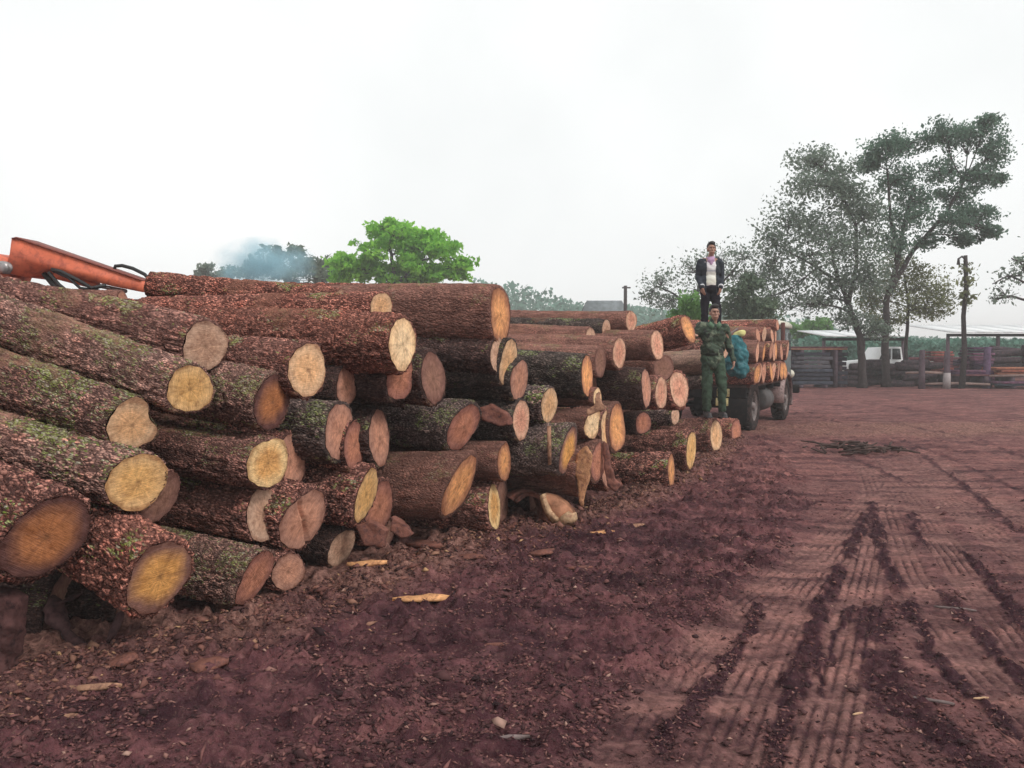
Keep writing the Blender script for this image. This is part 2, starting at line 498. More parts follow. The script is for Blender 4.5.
def track_fields(x, y):
    best = np.full(x.shape, 9.0); lat = np.zeros(x.shape); lon = np.zeros(x.shape)
    for P, w in TW:
        P2 = P.copy()
        for i in range(1, len(P) - 1): P2[i] = (P[max(i - 4, 0):i + 5]).mean(0)
        acc = 0
        for a, b in zip(P2[:-1], P2[1:]):
            d = b - a; L = np.hypot(*d)
            if L < 1e-6: continue
            u = ((x - a[0]) * d[0] + (y - a[1]) * d[1]) / L
            s = np.clip(u, 0, L)
            dist = np.hypot(x - a[0] - s * d[0] / L, y - a[1] - s * d[1] / L) / w
            side = ((x - a[0]) * -d[1] + (y - a[1]) * d[0]) / L / w
            m = dist < best
            best = np.where(m, dist, best); lat = np.where(m, side, lat); lon = np.where(m, acc + s, lon)
            acc += L
    return best, lat, lon
LOOSE = [([(640, 775), (665, 735), (723, 668), (747, 625), (761, 601)], .05), ([(760, 775), (771, 745), (800, 668), (819, 606), (843, 563), (867, 510)], .065),
    ([(868, 610), (876, 640), (888, 668), (896, 700)], .13), ([(872, 500), (874, 513), (881, 553), (905, 592), (917, 620)], .06), ([(917, 625), (929, 640), (967, 683), (1020, 730), (1060, 760)], .05),
    ([(910, 510), (915, 520), (922, 540)], .05), ([(940, 588), (948, 597), (987, 640), (1020, 673), (1070, 720)], .06), ([(965, 550), (982, 568), (1020, 611)], .05), ([(930, 720), (950, 740), (985, 775)], .12),
    ([(850, 600), (830, 640), (815, 690)], .02), ([(700, 560), (770, 520), (820, 500)], .05), ([(900, 440), (960, 480), (1020, 530)], .05),
    ([(820, 418), (880, 432), (960, 462), (1060, 505)], .05), ([(770, 440), (840, 452), (900, 478)], .05), ([(860, 402), (930, 412), (1040, 436)], .09), ([(900, 425), (980, 440), (1060, 470)], .06), ([(640, 660), (690, 610), (740, 570)], .05), ([(1000, 590), (1040, 640)], .06), ([(845, 455), (880, 445), (930, 440)], .07), ([(880, 398), (960, 402)], .2)]
LS = []
for pts, w in LOOSE:
    P = np.array([gnd(*p)[:2] for p in pts]); LS.append((P, w))
def loose_field(x, y):
    best = np.full(x.shape, 9.0)
    for P, w in LS:
        for a, b in zip(P[:-1], P[1:]):
            d = b - a; L2 = (d ** 2).sum()
            u = np.clip(((x - a[0]) * d[0] + (y - a[1]) * d[1]) / L2, 0, 1)
            best = np.minimum(best, np.hypot(x - a[0] - u * d[0], y - a[1] - u * d[1]) / w)
    return best
ZP = np.array([gnd(*p)[:2] for p in [(520, 1500), (575, 800), (612, 720), (690, 630), (742, 585), (790, 540), (800, 480), (770, 440), (740, 420)]])
FACE_X = np.array([-6.0, -2.5, -1.9, -1.3, -.6, -.1, .4, 1.6, 2.8, 3.6, 4.4]); FACE_Y = np.array([3.2, 3.9, 4.5, 5.3, 6.5, 7.3, 7.8, 9.6, 12, 14, 16])
def ground_fields(x, y):
    best, lat, lon = track_fields(x, y)
    n4 = fbm(x * 9, y * 9, 3, 3) - .5
    lf = loose_field(x + .10 * (fbm(x * 6, y * 6, 23, 3) - .5), y + .1 * (fbm(x * 6, y * 6, 29, 3) - .5))
    loose = (1 - sstep(.55, 1.05, lf + 1.2 * n4)) * sstep(.2, .36, fbm(x * 3.1, y * 3.1, 27, 3))
    ragged = .5 * (fbm(x * 2.2, y * 2.2, 33, 5) - .5)
    zone = sstep(-.10, .12, x - np.interp(y, ZP[:, 1], ZP[:, 0]) + ragged) * (1 - sstep(9, 14, y) * .45)
    intrack = 1 - sstep(.85, 1.1, best + .2 * n4)
    tr = np.clip(zone * (.38 + .62 * intrack + .5 * (fbm(x * 1.7, y * 1.7, 37, 4) - .5)), 0, 1) * (1 - loose)
    gap = y - np.interp(x, FACE_X, FACE_Y)                 # < 0 in front of the pile
    saw = sstep(-1.0, -.15, gap + 1.0 * (fbm(x * 1.3, y * 1.3, 11, 4) - .5)) * (.45 + .55 * sstep(.4, .6, fbm(x * 2.5, y * 2.5, 21, 3)))
    saw = saw * (1 - sstep(1.5, 3.0, gap))
    yard = sstep(7, 15, y + 3.0 * (fbm(x * .6, y * .6, 31, 3) - .5) + x * .4)
    clod = fbm(x * 7, y * 7, 41, 4); fine = fbm(x * 26, y * 26, 51, 3)
    rough = 1 - .8 * zone * (1 - .5 * loose)
    h = .05 * (fbm(x * .8, y * .8, 61, 3) - .5) + rough * (.055 * (clod - .5) + .045 * (fine - .5) + .05 * sstep(.54, .8, fbm(x * 12, y * 12, 71, 2)))
    rib = np.abs(((lat * 2.6 + .12 * (fbm(x * 3, y * 3, 57, 3) - .5)) % 1) - .5) * 2
    wear = sstep(.34, .62, fbm(x * 3.4, y * 3.4, 19, 4))
    h = h - .02 * zone + intrack * zone * (1 - loose) * (-.014 + .013 * sstep(.25, .6, rib) * (.12 + .88 * wear) + .01 * (fine - .5))
    h = h + loose * zone * (-.012 + .034 * (fine - .4) + .012 * (clod - .4))
    h = h + .06 * saw * fbm(x * 3, y * 3, 81, 4)
    groove = intrack * zone * (1 - sstep(.12, .38, rib)) * .8 * (.2 + .8 * wear)
    wet = np.clip(loose * zone * .75 + groove + .5 * sstep(.58, .7, fbm(x * 1.4, y * 1.4, 91, 4)) * (1 - zone) * (1 - saw), 0, 1)
    return h, tr, saw, wet, yard
def axis_lines(segs):
    out = []
    for a, b, s0, s1 in segs:
        v = a
        while v < b - 1e-6:
            out.append(v); v += s0 + (s1 - s0) * (v - a) / (b - a)
    out.append(segs[-1][1])
    return np.array(out)
ys = axis_lines([(-500, -40, 60, 20), (-40, 0, 5, 1), (0, 2.6, .4, .1), (2.6, 5, .0125, .0145), (5, 9, .0145, .04), (9, 18, .04, .16), (18, 45, .2, .8), (45, 600, 4, 60)])
xs = axis_lines([(-500, -60, 60, 8), (-60, -9, 4, .5), (-9, -3, .3, .05), (-3, .2, .02, .02), (.2, 3.7, .0115, .0125), (3.7, 8, .02, .07), (8, 30, .1, .8), (30, 500, 3, 60)])
X, Yg = np.meshgrid(xs, ys)
H, TR, SAW, WET, YARD = ground_fields(X.ravel(), Yg.ravel())
fade = 1 - sstep(30, 80, np.hypot(X.ravel(), Yg.ravel()))
H = H * fade
nx, ny = len(xs), len(ys)
I = np.arange(nx * ny).reshape(ny, nx)
Fq = np.stack([I[:-1, :-1], I[:-1, 1:], I[1:, 1:], I[1:, :-1]], -1).reshape(-1, 4)
g = link_mesh('ground', np.stack([X.ravel(), Yg.ravel(), H], 1), Fq, ground_material())
tag(g, 'purple brown muddy yard with wheel ruts and scattered bark', kind='structure')
vattr(g, 'track', TR); vattr(g, 'sawdust', SAW); vattr(g, 'wet', WET); vattr(g, 'yard', YARD)
def gh(x, y): return float(ground_fields(np.array([x]), np.array([y]))[0][0])

# ------------------------------------------------------------------ logs
BARKS = {  # base colour and moss; dark has the shadow between logs put into its colour
    'red': ((.30, .14, .108), -.35), 'pinkmoss': ((.27, .15, .125), .4), 'moss': ((.255, .157, .13), .8),
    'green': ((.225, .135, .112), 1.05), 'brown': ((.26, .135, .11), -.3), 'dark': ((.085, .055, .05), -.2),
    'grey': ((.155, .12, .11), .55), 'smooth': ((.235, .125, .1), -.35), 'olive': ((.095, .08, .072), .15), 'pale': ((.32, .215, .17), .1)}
FACES = {  # heart, sapwood (real wood colours, except shade: darkened to stand for shadow in the gaps)
    'tan': ((.86, .53, .30), (.80, .55, .36)), 'yellow': ((.80, .45, .18), (.95, .70, .38)), 'dull': ((.60, .38, .28), (.64, .44, .34)),
    'brown': ((.50, .21, .095), (.17, .085, .08)), 'ochre': ((.84, .44, .15), (.31, .165, .14)), 'red': ((.56, .25, .17), (.38, .175, .145)),
    'pink': ((.74, .38, .28), (.76, .48, .36)), 'rose': ((.62, .32, .23), (.48, .265, .21)), 'orange': ((.88, .44, .2), (.52, .25, .15)),
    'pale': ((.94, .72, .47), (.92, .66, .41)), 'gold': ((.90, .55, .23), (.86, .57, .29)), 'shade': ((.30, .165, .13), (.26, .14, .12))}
R_AX, U_AX = np.array([1.0, 0, 0]), np.array([0, SP, CP])

def log_mesh(L, R, cell, plate, depth, seed, t, s, irr, bark, face, parent, crack):
    r_ = np.random.default_rng(seed)
    nphi = int(np.clip(2 * math.pi * R / cell, 24, 170))
    step = cell * 1.5
    xs_ = [0.0]
    while xs_[-1] < L:
        xs_.append(xs_[-1] + step * (1 + max(0, xs_[-1] - 1.5) * 1.2))
    xs_[-1] = L
    xs_ = np.array(xs_)
    phi = np.linspace(0, 2 * math.pi, nphi, endpoint=False)
    amps = irr * r_.uniform(.4, 1, 4) / np.array([1.0, 1.2, 2, 3]); ph = r_.uniform(0, 6.28, 4)
    prof = 1 + sum(a * np.cos((k + 2) * phi + p) for k, (a, p) in enumerate(zip(amps, ph)))
    PH, XX = np.meshgrid(phi, xs_)
    ncell = max(6, int(2 * math.pi * R / plate))
    u = PH / (2 * math.pi) * ncell; asp = r_.choice([1.5, 2.0, 2.8, 4.0]); v = XX / (plate * asp)
    uw = u + .5 * (vnoise(u * 1.1, v * 1.7, seed % 97, perx=None) - .5) * np.minimum(1, np.minimum(u, ncell - u)); vw = v + .7 * (vnoise(u, v * 2.3, seed % 89) - .5)
    f1, f2, idv = voronoi(uw, vw, ncell, seed % 1013)
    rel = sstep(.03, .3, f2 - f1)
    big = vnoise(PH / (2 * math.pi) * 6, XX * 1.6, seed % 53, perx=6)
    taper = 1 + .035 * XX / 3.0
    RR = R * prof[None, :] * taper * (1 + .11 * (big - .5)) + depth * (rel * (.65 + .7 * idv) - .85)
    bow = r_.uniform(.02, .05) * np.sin(XX * r_.uniform(.6, 1.2) + r_.uniform(0, 6)) - .03 * math.sin(r_.uniform(0, 6)) * 0
    bow = bow - bow[0:1, :]
    zl, yl = RR * np.cos(PH), RR * np.sin(PH) 
    endw = np.exp(-XX / (R * .9 + .02))
    shift = (t * R * np.sin(PH) + s * R * np.cos(PH)) * prof[None, :]
    XL = XX + shift * np.maximum(0, 1 - XX / (L * .8)) 
    V = np.stack([XL, yl, zl + bow], -1).reshape(-1, 3)
    n, m = nphi, len(xs_)
    Iq = np.arange(n * m).reshape(m, n); J = np.roll(Iq, -1, 1)
    F = np.stack([Iq[:-1], J[:-1], J[1:], Iq[1:]], -1).reshape(-1, 4)
    # rim of bark round the cut, and the far end
    rimR = r_.uniform(.86, .95) if R < .195 else .875
    rim = np.stack([t * R * rimR * np.sin(phi) + s * R * rimR * np.cos(phi), R * prof * rimR * np.sin(phi), R * prof * rimR * np.cos(phi)], -1)
    base = len(V)
    V = np.concatenate([V, rim, [[L, 0, float(bow[-1, 0])]]])
    i = np.arange(n); j = (i + 1) % n
    F2 = np.stack([base + i, base + j, j, i], -1)
    last = (m - 1) * n
    F3 = np.stack([last + i, last + j, np.full(n, base + n), np.full(n, base + n)], -1)
    Fall = [tuple(f) for f in np.concatenate([F, F2]).tolist()] + [tuple(f[:3]) for f in F3.tolist()]
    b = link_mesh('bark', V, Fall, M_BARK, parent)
    col, moss = BARKS[bark]
    k = r_.uniform(.85, 1.15)
    b.color = (col[0] * k, col[1] * k, col[2] * k, moss)
    vattr(b, 'plate', np.concatenate([(.75 * idv + .25 * vnoise(u * 3, v * 4, 3)).ravel(), np.full(n, .15), [.3]]))
    vattr(b, 'rugged', np.full(len(V), {'smooth': .25, 'pale': .3, 'dark': .5, 'olive': .6}.get(bark, r_.uniform(.65, 1.0))))
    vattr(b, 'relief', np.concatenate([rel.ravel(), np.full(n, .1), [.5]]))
    # cut face: rings of vertices, sawn a little uneven, some with an open crack
    nr = 16 if crack else 9
    rr = np.linspace(0, 1, nr + 1)[1:]
    k2 = 72 if crack else 48
    ph2 = np.linspace(0, 2 * math.pi, k2, endpoint=False)
    pr2 = 1 + sum(a * np.cos((k_ + 2) * ph2 + p) for k_, (a, p) in enumerate(zip(amps, ph)))
    A, Rr = np.meshgrid(ph2, rr)
    fr = rimR + .012
    edge = 1 + .02 * np.sin(A * 11 + ph[0]) * Rr ** 6 + .025 * (vnoise(A * 4, A * 0 + 3, seed % 41) - .5) * Rr ** 6
    sy, cz = Rr * np.sin(A) * pr2[None, :] * fr * edge, Rr * np.cos(A) * pr2[None, :] * fr * edge
    un = .035 * (vnoise(sy * 2 + 7, cz * 2, seed % 31) - .5) * 2 * (1 - Rr ** 4)
    ca = -.55
    dcr = np.abs(sy * math.cos(ca) + cz * math.sin(ca) + .05 * np.sin(3 * (sy - cz)))
    un = un + crack * .13 * np.exp(-(dcr / .06) ** 2)
    xf = R * (t * sy + s * cz + un) - .004
    FV = np.concatenate([[[-.004 + 0.0, 0, 0]], np.stack([xf, R * sy, R * cz], -1).reshape(-1, 3)])
    ff = [(0, 1 + (q + 1) % k2, 1 + q) for q in range(k2)]
    for a in range(nr - 1):
        for q in range(k2):
            p0, p1 = 1 + a * k2 + q, 1 + a * k2 + (q + 1) % k2
            ff.append((p0, p1, p1 + k2, p0 + k2))
    fo = link_mesh('cut_face', FV, ff, M_CUT, parent)
    heart, sapc = FACES[face]
    k = r_.uniform(.9, 1.1)
    fo.color = (heart[0] * k, heart[1] * k, heart[2] * k, 1)
    cattr(fo, 'sap', np.array(sapc) * k)
    uvl = fo.data.uv_layers.new(name='face')
    li = np.zeros(len(fo.data.loops), np.int32); fo.data.loops.foreach_get('vertex_index', li)
    uvv = np.concatenate([[[0, 0]], np.stack([sy, cz], -1).reshape(-1, 2)])
    uvl.data.foreach_set('uv', uvv[li].astype(np.float32).ravel())
    return b

def place_log(cx, cy, D, k, s, alpha, Y, bark, face, label, L=2.8, th=None, irr=.055, crack=0, group='logs in the big roadside pile', depth=None):
    i = place_log.i; place_log.i += 1
    th = math.radians(th if th is not None else 57 + 17 * min(1, max(0, cx / 700)))
    v = ray(cx, cy); dist = Y / v[1]; c = np.array([0, 0, CAM_H]) + v * dist; v = v / np.linalg.norm(v)
    al = math.radians(alpha)
    e = -math.cos(al) * R_AX + math.sin(al) * U_AX
    e = e - v * np.dot(e, v); e /= np.linalg.norm(e)
    a = math.cos(th) * v + math.sin(th) * e
    upi = math.sin(al) * R_AX + math.cos(al) * U_AX
    z = upi - a * np.dot(upi, a); z /= np.linalg.norm(z)
    y = np.cross(z, a)
    R = D / 2 * dist / F_PX
    t = (k - math.cos(th)) / math.sin(th)
    M = Matrix(((a[0], y[0], z[0], c[0]), (a[1], y[1], z[1], c[1]), (a[2], y[2], z[2], c[2]), (0, 0, 0, 1)))
    o = thing('log', label, 'log', group, M=M)
    dp = depth if depth is not None else {'smooth': .008, 'dark': .018, 'olive': .014, 'grey': .018, 'pale': .01}.get(bark, .03)
    plate = .034 if Y < 6.3 else .045
    cell = max(.0092, 2.1 * Y / F_PX)
    log_mesh(L, R, cell, plate, min(dp, R * .12), 101 + i * 37, t, s, irr, bark, face, o, crack)
    return o
place_log.i = 0
LG = place_log
# left end of the pile, nearest the camera
LG(46, 537, 100, .76, -.10, 22, 3.95, 'brown', 'brown', 'thick log with a dark brown weathered cut face, lowest left, nearest the camera', irr=.04)
LG(159, 577, 84, .68, -.02, 32, 4.25, 'red', 'ochre', 'log with an oval ochre heart and grey brown sapwood ring, low in the front row', th=48)
LG(137, 482, 60, .96, 0, 16, 4.35, 'moss', 'gold', 'mossy log with a round golden cut split down its right side')
LG(160, 497, 56, .62, -.1, 14, 4.62, 'brown', 'shade', 'brown log peeping out behind the golden split cut face')
LG(131, 425, 52, .95, 0, 21, 4.5, 'green', 'tan', 'green mossy log with a lumpy irregular tan cut face', irr=.12)
LG(190, 389, 53, .88, .05, 19, 4.65, 'moss', 'gold', 'pale lichen covered log with a golden cut, slanting down from the left edge', L=3.2)
LG(205, 346, 53, .86, 0, 11.5, 5.0, 'pinkmoss', 'dull', 'dark barked log with a dull grey brown cut above the golden one', L=3.2)
LG(268, 463, 55, .72, 0, 9, 5.1, 'pinkmoss', 'yellow', 'lichen spotted log with a bright yellow cut and dark centre')
LG(290, 461, 60, .55, .1, 8, 5.62, 'brown', 'rose', 'pinkish cut log tucked behind the bright yellow cut')
LG(307, 370, 55, .72, 0, 4, 5.3, 'brown', 'tan', 'log with a pale tan cut pitted by a small dark hole', irr=.05)
LG(272, 402, 60, .6, -.08, 9, 5.15, 'moss', 'brown', 'mossy log with a red brown cut below the pale pitted cut')
LG(402, 344, 60, .48, .05, 3, 5.9, 'red', 'pale', 'long red barked log with a bright cream cut near the pile top', L=3.4)
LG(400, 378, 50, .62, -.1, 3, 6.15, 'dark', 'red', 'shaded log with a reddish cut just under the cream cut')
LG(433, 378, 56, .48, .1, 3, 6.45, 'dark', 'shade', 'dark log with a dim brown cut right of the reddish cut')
LG(381, 307, 32, .75, -.1, .6, 6.15, 'red', 'tan', 'slender log along the pile top ending in a tan wedge', L=1.9, th=72)
LG(500, 315, 61, .36, .05, 1, 7.0, 'smooth', 'orange', 'very thick log at the upper right corner of the pile with orange brown cut', L=2.4)
LG(496, 301, 36, .4, 0, 0, 7.5, 'red', 'rose', 'log lying behind the very thick corner log on top')
LG(508, 362, 50, .36, -.15, 1, 7.1, 'olive', 'tan', 'dark log with a narrow tan cut under the thick corner log')
LG(498, 356, 38, .45, 0, 1, 6.95, 'dark', 'dull', 'small dark log showing a tan patch left of the narrow cut')
LG(519, 380, 46, .4, -.1, 1, 7.25, 'olive', 'rose', 'dark barked log with a pinkish cut above the twin oval cuts')
LG(549, 405, 38, .44, -.1, 2, 7.6, 'grey', 'tan', 'lichen speckled log with a tan oval cut, right one of the twin ovals', L=1.8)
LG(521, 420, 42, .44, 0, 2, 7.3, 'olive', 'pink', 'log with a pink oval cut ringed by pale sapwood, left one of the twin ovals')
LG(587, 376, 46, .28, .05, 2, 8.2, 'olive', 'orange', 'dark olive log with a narrow orange cut in the middle of the pile')
LG(619, 353, 34, .42, 0, 3, 9.1, 'smooth', 'pink', 'log with a salmon pink oval cut, left of two near the top')
LG(657, 345, 32, .4, .1, 0, 9.7, 'smooth', 'pink', 'log with a salmon pink oval cut, right of two near the top')
LG(688, 329, 32, .38, .15, -11, 12.2, 'red', 'orange', 'topmost right log with a cracked orange cut beside the man in camouflage', L=2.2)
LG(631, 321, 22, .5, 0, 0, 10.7, 'smooth', 'pink', 'slim log high at the back with a small pink cut', L=3.2)
LG(663, 368, 28, .78, 0, -2, 10.2, 'smooth', 'shade', 'log with a round dark brown cut under the right salmon cut')
LG(646, 388, 42, .24, .1, 2, 9.3, 'dark', 'rose', 'dark grey log with a thin upright cut left of the ringed red cut')
LG(661, 393, 36, .35, 0, 0, 9.9, 'brown', 'pink', 'log with a narrow pink cut touching the ringed red cut')
LG(679, 389, 38, .54, .1, 0, 10.7, 'red', 'pink', 'log with a broad salmon red cut showing rings, by the man in camouflage')
LG(712, 362, 26, .4, 0, -2, 13.4, 'pale', 'tan', 'pale grey log running behind the legs of the man in camouflage')
LG(706, 382, 16, .5, 0, 0, 13.4, 'grey', 'dull', 'thin grey log under the pale one behind the man')
LG(617, 428, 52, .34, .08, 3, 8.95, 'smooth', 'orange', 'log with a tall ragged brown cut right of the pale yellow cut', irr=.07)
LG(607, 432, 46, .3, .1, 3, 8.75, 'brown', 'tan', 'log with streaky tan cut squeezed beside the pale yellow cut', irr=.08)
LG(592, 424, 30, .56, -.1, 3, 8.1, 'smooth', 'pale', 'log with a small jagged pale yellow cut facing the yard', irr=.13)
LG(597, 397, 20, .42, 0, 2, 8.3, 'smooth', 'pale', 'thin split log with a pale pointed end above the jagged cut', irr=.1)
LG(568, 451, 52, .33, -.18, 2, 7.5, 'grey', 'ochre', 'thick grey brown log with an ochre cut, right of the fat oblique cut')
LG(583, 473, 50, .28, -.12, 3, 7.75, 'smooth', 'ochre', 'low log with a long drooping ochre cut near the split wedge', irr=.08)
LG(598, 462, 44, .36, -.05, 3, 8.15, 'smooth', 'red', 'low reddish log behind the drooping ochre cut')
LG(605, 466, 46, .26, .15, 3, 8.5, 'red', 'rose', 'low log with a curved red edge at the right foot of the main heap')
LG(671, 471, 37, .2, .02, 2, 9.6, 'brown', 'orange', 'loose log lying on the mud in front with a thin bright orange cut', L=2.0, th=76)
LG(691, 450, 40, .27, -.05, 2, 10.6, 'brown', 'gold', 'reddish brown log on the ground behind the loose front log', L=2.4)
LG(716, 436, 35, .36, .05, 2, 12.8, 'brown', 'tan', 'log with a broad tan cut, under the boots of the man in camouflage', L=2.6)
LG(736, 431, 24, .44, -.05, 0, 14.7, 'red', 'red', 'short reddish log on the ground by the truck rear wheel', L=1.6)
LG(643, 423, 24, .7, 0, 2, 10.4, 'dark', 'red', 'dark log with a dim red cut in the hollow above the ground logs')
LG(675, 416, 18, .5, 0, 0, 11.6, 'grey', 'dull', 'small dull log end left of the boots')
LG(463, 427, 52, .6, -.28, 6, 6.9, 'grey', 'red', 'grey lichened log with a torn red cut in the shaded middle', L=2.4)
LG(500, 421, 28, .5, 0, 12, 7.6, 'smooth', 'rose', 'pinkish log half buried right of the torn red cut')
LG(459, 486, 68, .42, -.36, 3, 6.6, 'smooth', 'orange', 'fat smooth brown log with a big oblique orange cut')
LG(504, 462, 40, .34, 0, 2, 7.1, 'smooth', 'orange', 'log with a small orange cut right of the big oblique cut')
LG(494, 507, 50, .26, .05, 2, 7.15, 'brown', 'yellow', 'bottom log with a narrow yellow cut below the big oblique cut')
LG(502, 500, 46, .3, 0, 2, 7.5, 'brown', 'shade', 'brown log showing a sliver behind the narrow yellow cut')
LG(341, 548, 41, .62, -.12, 18, 6.05, 'dark', 'dull', 'small log on the ground with a neat tan oval cut in a dark gap', L=2.2)
LG(303, 520, 68, .64, -.12, 12, 5.45, 'brown', 'rose', 'log with a large pink brown cut split by a diagonal crack', crack=1.2)
LG(263, 515, 54, .62, .2, 10, 5.25, 'brown', 'dull', 'fissured brown log with a notched tan cut left of the diagonal crack', irr=.08)
LG(255, 577, 62, .5, -.3, 11, 5.0, 'moss', 'red', 'bottom log with lichen patch and a long red brown cut')
LG(288, 572, 40, .85, 0, 14, 5.35, 'brown', 'rose', 'bottom log end with a plain brown cut under the diagonally cracked one')
LG(339, 431, 64, .46, 0, 5, 5.8, 'grey', 'rose', 'grey mossy log with a tall pinkish cut in the middle left')
LG(346, 387, 40, .5, 0, 3, 5.95, 'dark', 'rose', 'dark log with a pale rimmed reddish cut above the tall pinkish cut')
LG(354, 446, 52, .42, .05, 5, 5.98, 'brown', 'red', 'reddish log end tucked right of the tall pinkish cut')
LG(379, 438, 60, .38, .12, 4, 6.25, 'dark', 'rose', 'dark log with a narrow leaf shaped brown cut')
LG(366, 495, 58, .38, -.2, 5, 6.0, 'brown', 'gold', 'deeply fissured log with a broken yellow cut, low centre')
LG(379, 507, 54, .56, -.1, 6, 6.3, 'brown', 'red', 'log with a curled bark rim behind the broken yellow cut')
LG(384, 533, 32, .6, 0, 8, 6.5, 'brown', 'shade', 'low brown log end under the curled bark rim')
# top and back of the pile
LG(340, 303, 27, .5, 0, 7.6, 7.0, 'red', 'dull', 'slim log rising to the left on the very top beside the orange boom', L=1.68, th=72)
LG(122, 299, 17, .6, 0, 3, 6.3, 'smooth', 'rose', 'thin bare reddish log just under the orange boom', L=.5, th=72)
LG(606, 329, 22, .4, 0, 1, 10.0, 'olive', 'dull', 'mossy log along the skyline behind the salmon cuts', L=2.4)
LG(590, 342, 30, .4, 0, 1, 9.4, 'smooth', 'dull', 'long pale barked log behind the left salmon cut', L=2.2)
LG(600, 362, 34, .35, 0, 2, 8.8, 'smooth', 'shade', 'pinkish brown log lying above the narrow orange cut', L=2.4)
LG(724, 349, 19, .5, 0, 0, 14.5, 'brown', 'dull', 'log under the feet of the man in the open jacket', L=2.4)
# filler logs added deep in the gaps, coloured dark to deepen the hollows' shade
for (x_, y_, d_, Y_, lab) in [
        (110, 640, 60, 5.2, 'dark filler log deep under the ochre hearted log'), (210, 540, 60, 5.8, 'dark filler log in the gap over the long red brown cut'),
        (345, 500, 70, 6.9, 'dark filler log in the gap left of the fat oblique log'), (330, 560, 60, 6.8, 'dark filler log behind the small tan oval cut'),
        (420, 530, 50, 7.6, 'dark filler log beneath the fat oblique log'), (420, 400, 70, 7.2, 'dark filler log behind the leaf shaped brown cut'),
        (540, 500, 60, 8.3, 'dark filler log behind the split wedge'), (630, 400, 60, 10.6, 'dark filler log above the hollow right of the main heap'),
        (640, 440, 60, 11.2, 'dark filler log behind the reddish brown ground log'), (470, 380, 70, 7.9, 'dark filler log under the thick corner log'),
        (668, 400, 50, 12.6, 'dark filler log behind the broad salmon red cut'), (560, 440, 60, 8.6, 'dark filler log behind the thick grey brown log'),
        (62, 610, 84, 4.75, 'dark filler log behind the nearest thick log'), (10, 625, 80, 4.7, 'dark filler log lowest at the left edge'), (128, 606, 60, 4.9, 'dark filler log just under the ochre hearted log'), (30, 440, 60, 5.2, 'dark filler log behind the green mossy log'),
        (300, 430, 60, 6.3, 'dark filler log behind the bright yellow cut'), (590, 400, 60, 9.2, 'dark filler log behind the pale pointed end')]:
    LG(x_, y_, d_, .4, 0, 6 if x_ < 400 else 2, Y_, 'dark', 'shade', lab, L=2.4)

# ------------------------------------------------------------------ wood lying about on the mud
M_CHIP = plain('fresh_chip', (.66, .34, .16), .8, var=.3, scale=14, dirt=(.3, .13, .07), bumps=.4)
M_BARKBIT = plain('bark_bit', (.20, .085, .065), .9, var=.45, scale=12, dirt=(.08, .04, .04), bumps=.6)
M_STICK = plain('grey_stick', (.17, .13, .125), .9, var=.35, scale=15, bumps=.5)
M_PALEBIT = plain('pale_split_wood', (.55, .36, .22), .8, var=.35, scale=14, dirt=(.26, .12, .08), bumps=.4)
M_TANBIT = plain('tan_bit', (.36, .2, .13), .85, var=.35, scale=14, dirt=(.16, .08, .06), bumps=.5)
M_DARKBIT = plain('dark_bark', (.075, .05, .045), .95, var=.4, scale=12, bumps=.6)

def shard(name, px, py, w_px, d, h, rz, mat, label, cat, lift=0.0, tilt=0.0, seed=0, cup=0.0):
    r_ = np.random.default_rng(seed + int(px * 7 + py))
    p = gnd(px, py); w = w_px * p[1] / F_PX
    n = 9
    tt = np.linspace(-1, 1, n)
    wid = (1 - np.abs(tt) ** 2.6 * .8) * (1 + r_.uniform(-.2, .2, n)); wid[0] *= .5; wid[-1] *= .4
    V, F = [], []
    m = 8
    for i, t_ in enumerate(tt):
        for j in range(m):
            a = 2 * math.pi * j / m
            yy = d / 2 * wid[i] * math.cos(a); zz = h / 2 * math.sin(a) * (.6 + .4 * wid[i])
            V.append((t_ * w / 2 + r_.uniform(-.012, .012) * w, yy + r_.uniform(-.06, .06) * d,
                      zz + cup * (yy / d) ** 2 * 4 * h + r_.uniform(-.1, .1) * h + .15 * h * math.sin(t_ * 2 + seed)))
    for i in range(n - 1):
        for j in range(m):
            a, b = i * m + j, i * m + (j + 1) % m
            F.append((a, b, b + m, a + m))
    F += [tuple(range(m))[::-1], tuple(range((n - 1) * m, n * m))]
    V = np.array(V)
    ct, st = math.cos(tilt), math.sin(tilt)
    V = np.stack([V[:, 0] * ct - V[:, 2] * st, V[:, 1], V[:, 0] * st + V[:, 2] * ct], 1)
    o = link_mesh(name, V, F, mat, None, False)
    o.location = (p[0], p[1], gh(p[0], p[1]) + h * .3 + lift); o.rotation_euler = (r_.uniform(-.12, .12), 0, rz)
    return tag(o, label, cat, None)
shard('wood_chip', 421, 603, 58, .11, .035, .02, M_CHIP, 'bright orange split wood chip lying alone on the dark mud', 'wood chip')
shard('wood_chip', 367, 579, 40, .08, .04, .06, M_CHIP, 'narrow orange wood chip on the sawdust beside the small tan oval cut', 'wood chip')
shard('bark_strip', 424, 551, 44, .12, .06, -.5, M_BARKBIT, 'curled red bark strip on the ground below the fat oblique log', 'bark strip', cup=.5)
shard('stick', 490, 746, 82, .028, .025, .16, M_STICK, 'grey weathered stick at the bottom edge of the yard', 'stick')
shard('bark_slab', 121, 664, 34, .17, .05, .1, M_BARKBIT, 'squarish red bark slab at the foot of the ochre hearted log', 'bark slab', tilt=.1)
shard('bark_slab', 209, 668, 38, .12, .05, .25, M_BARKBIT, 'long red bark slab on the sawdust right of the squarish slab', 'bark slab')
shard('bark_slab', 92, 690, 60, .06, .03, .05, M_TANBIT, 'tan sliver of wood on the sawdust near the left edge', 'wood sliver')
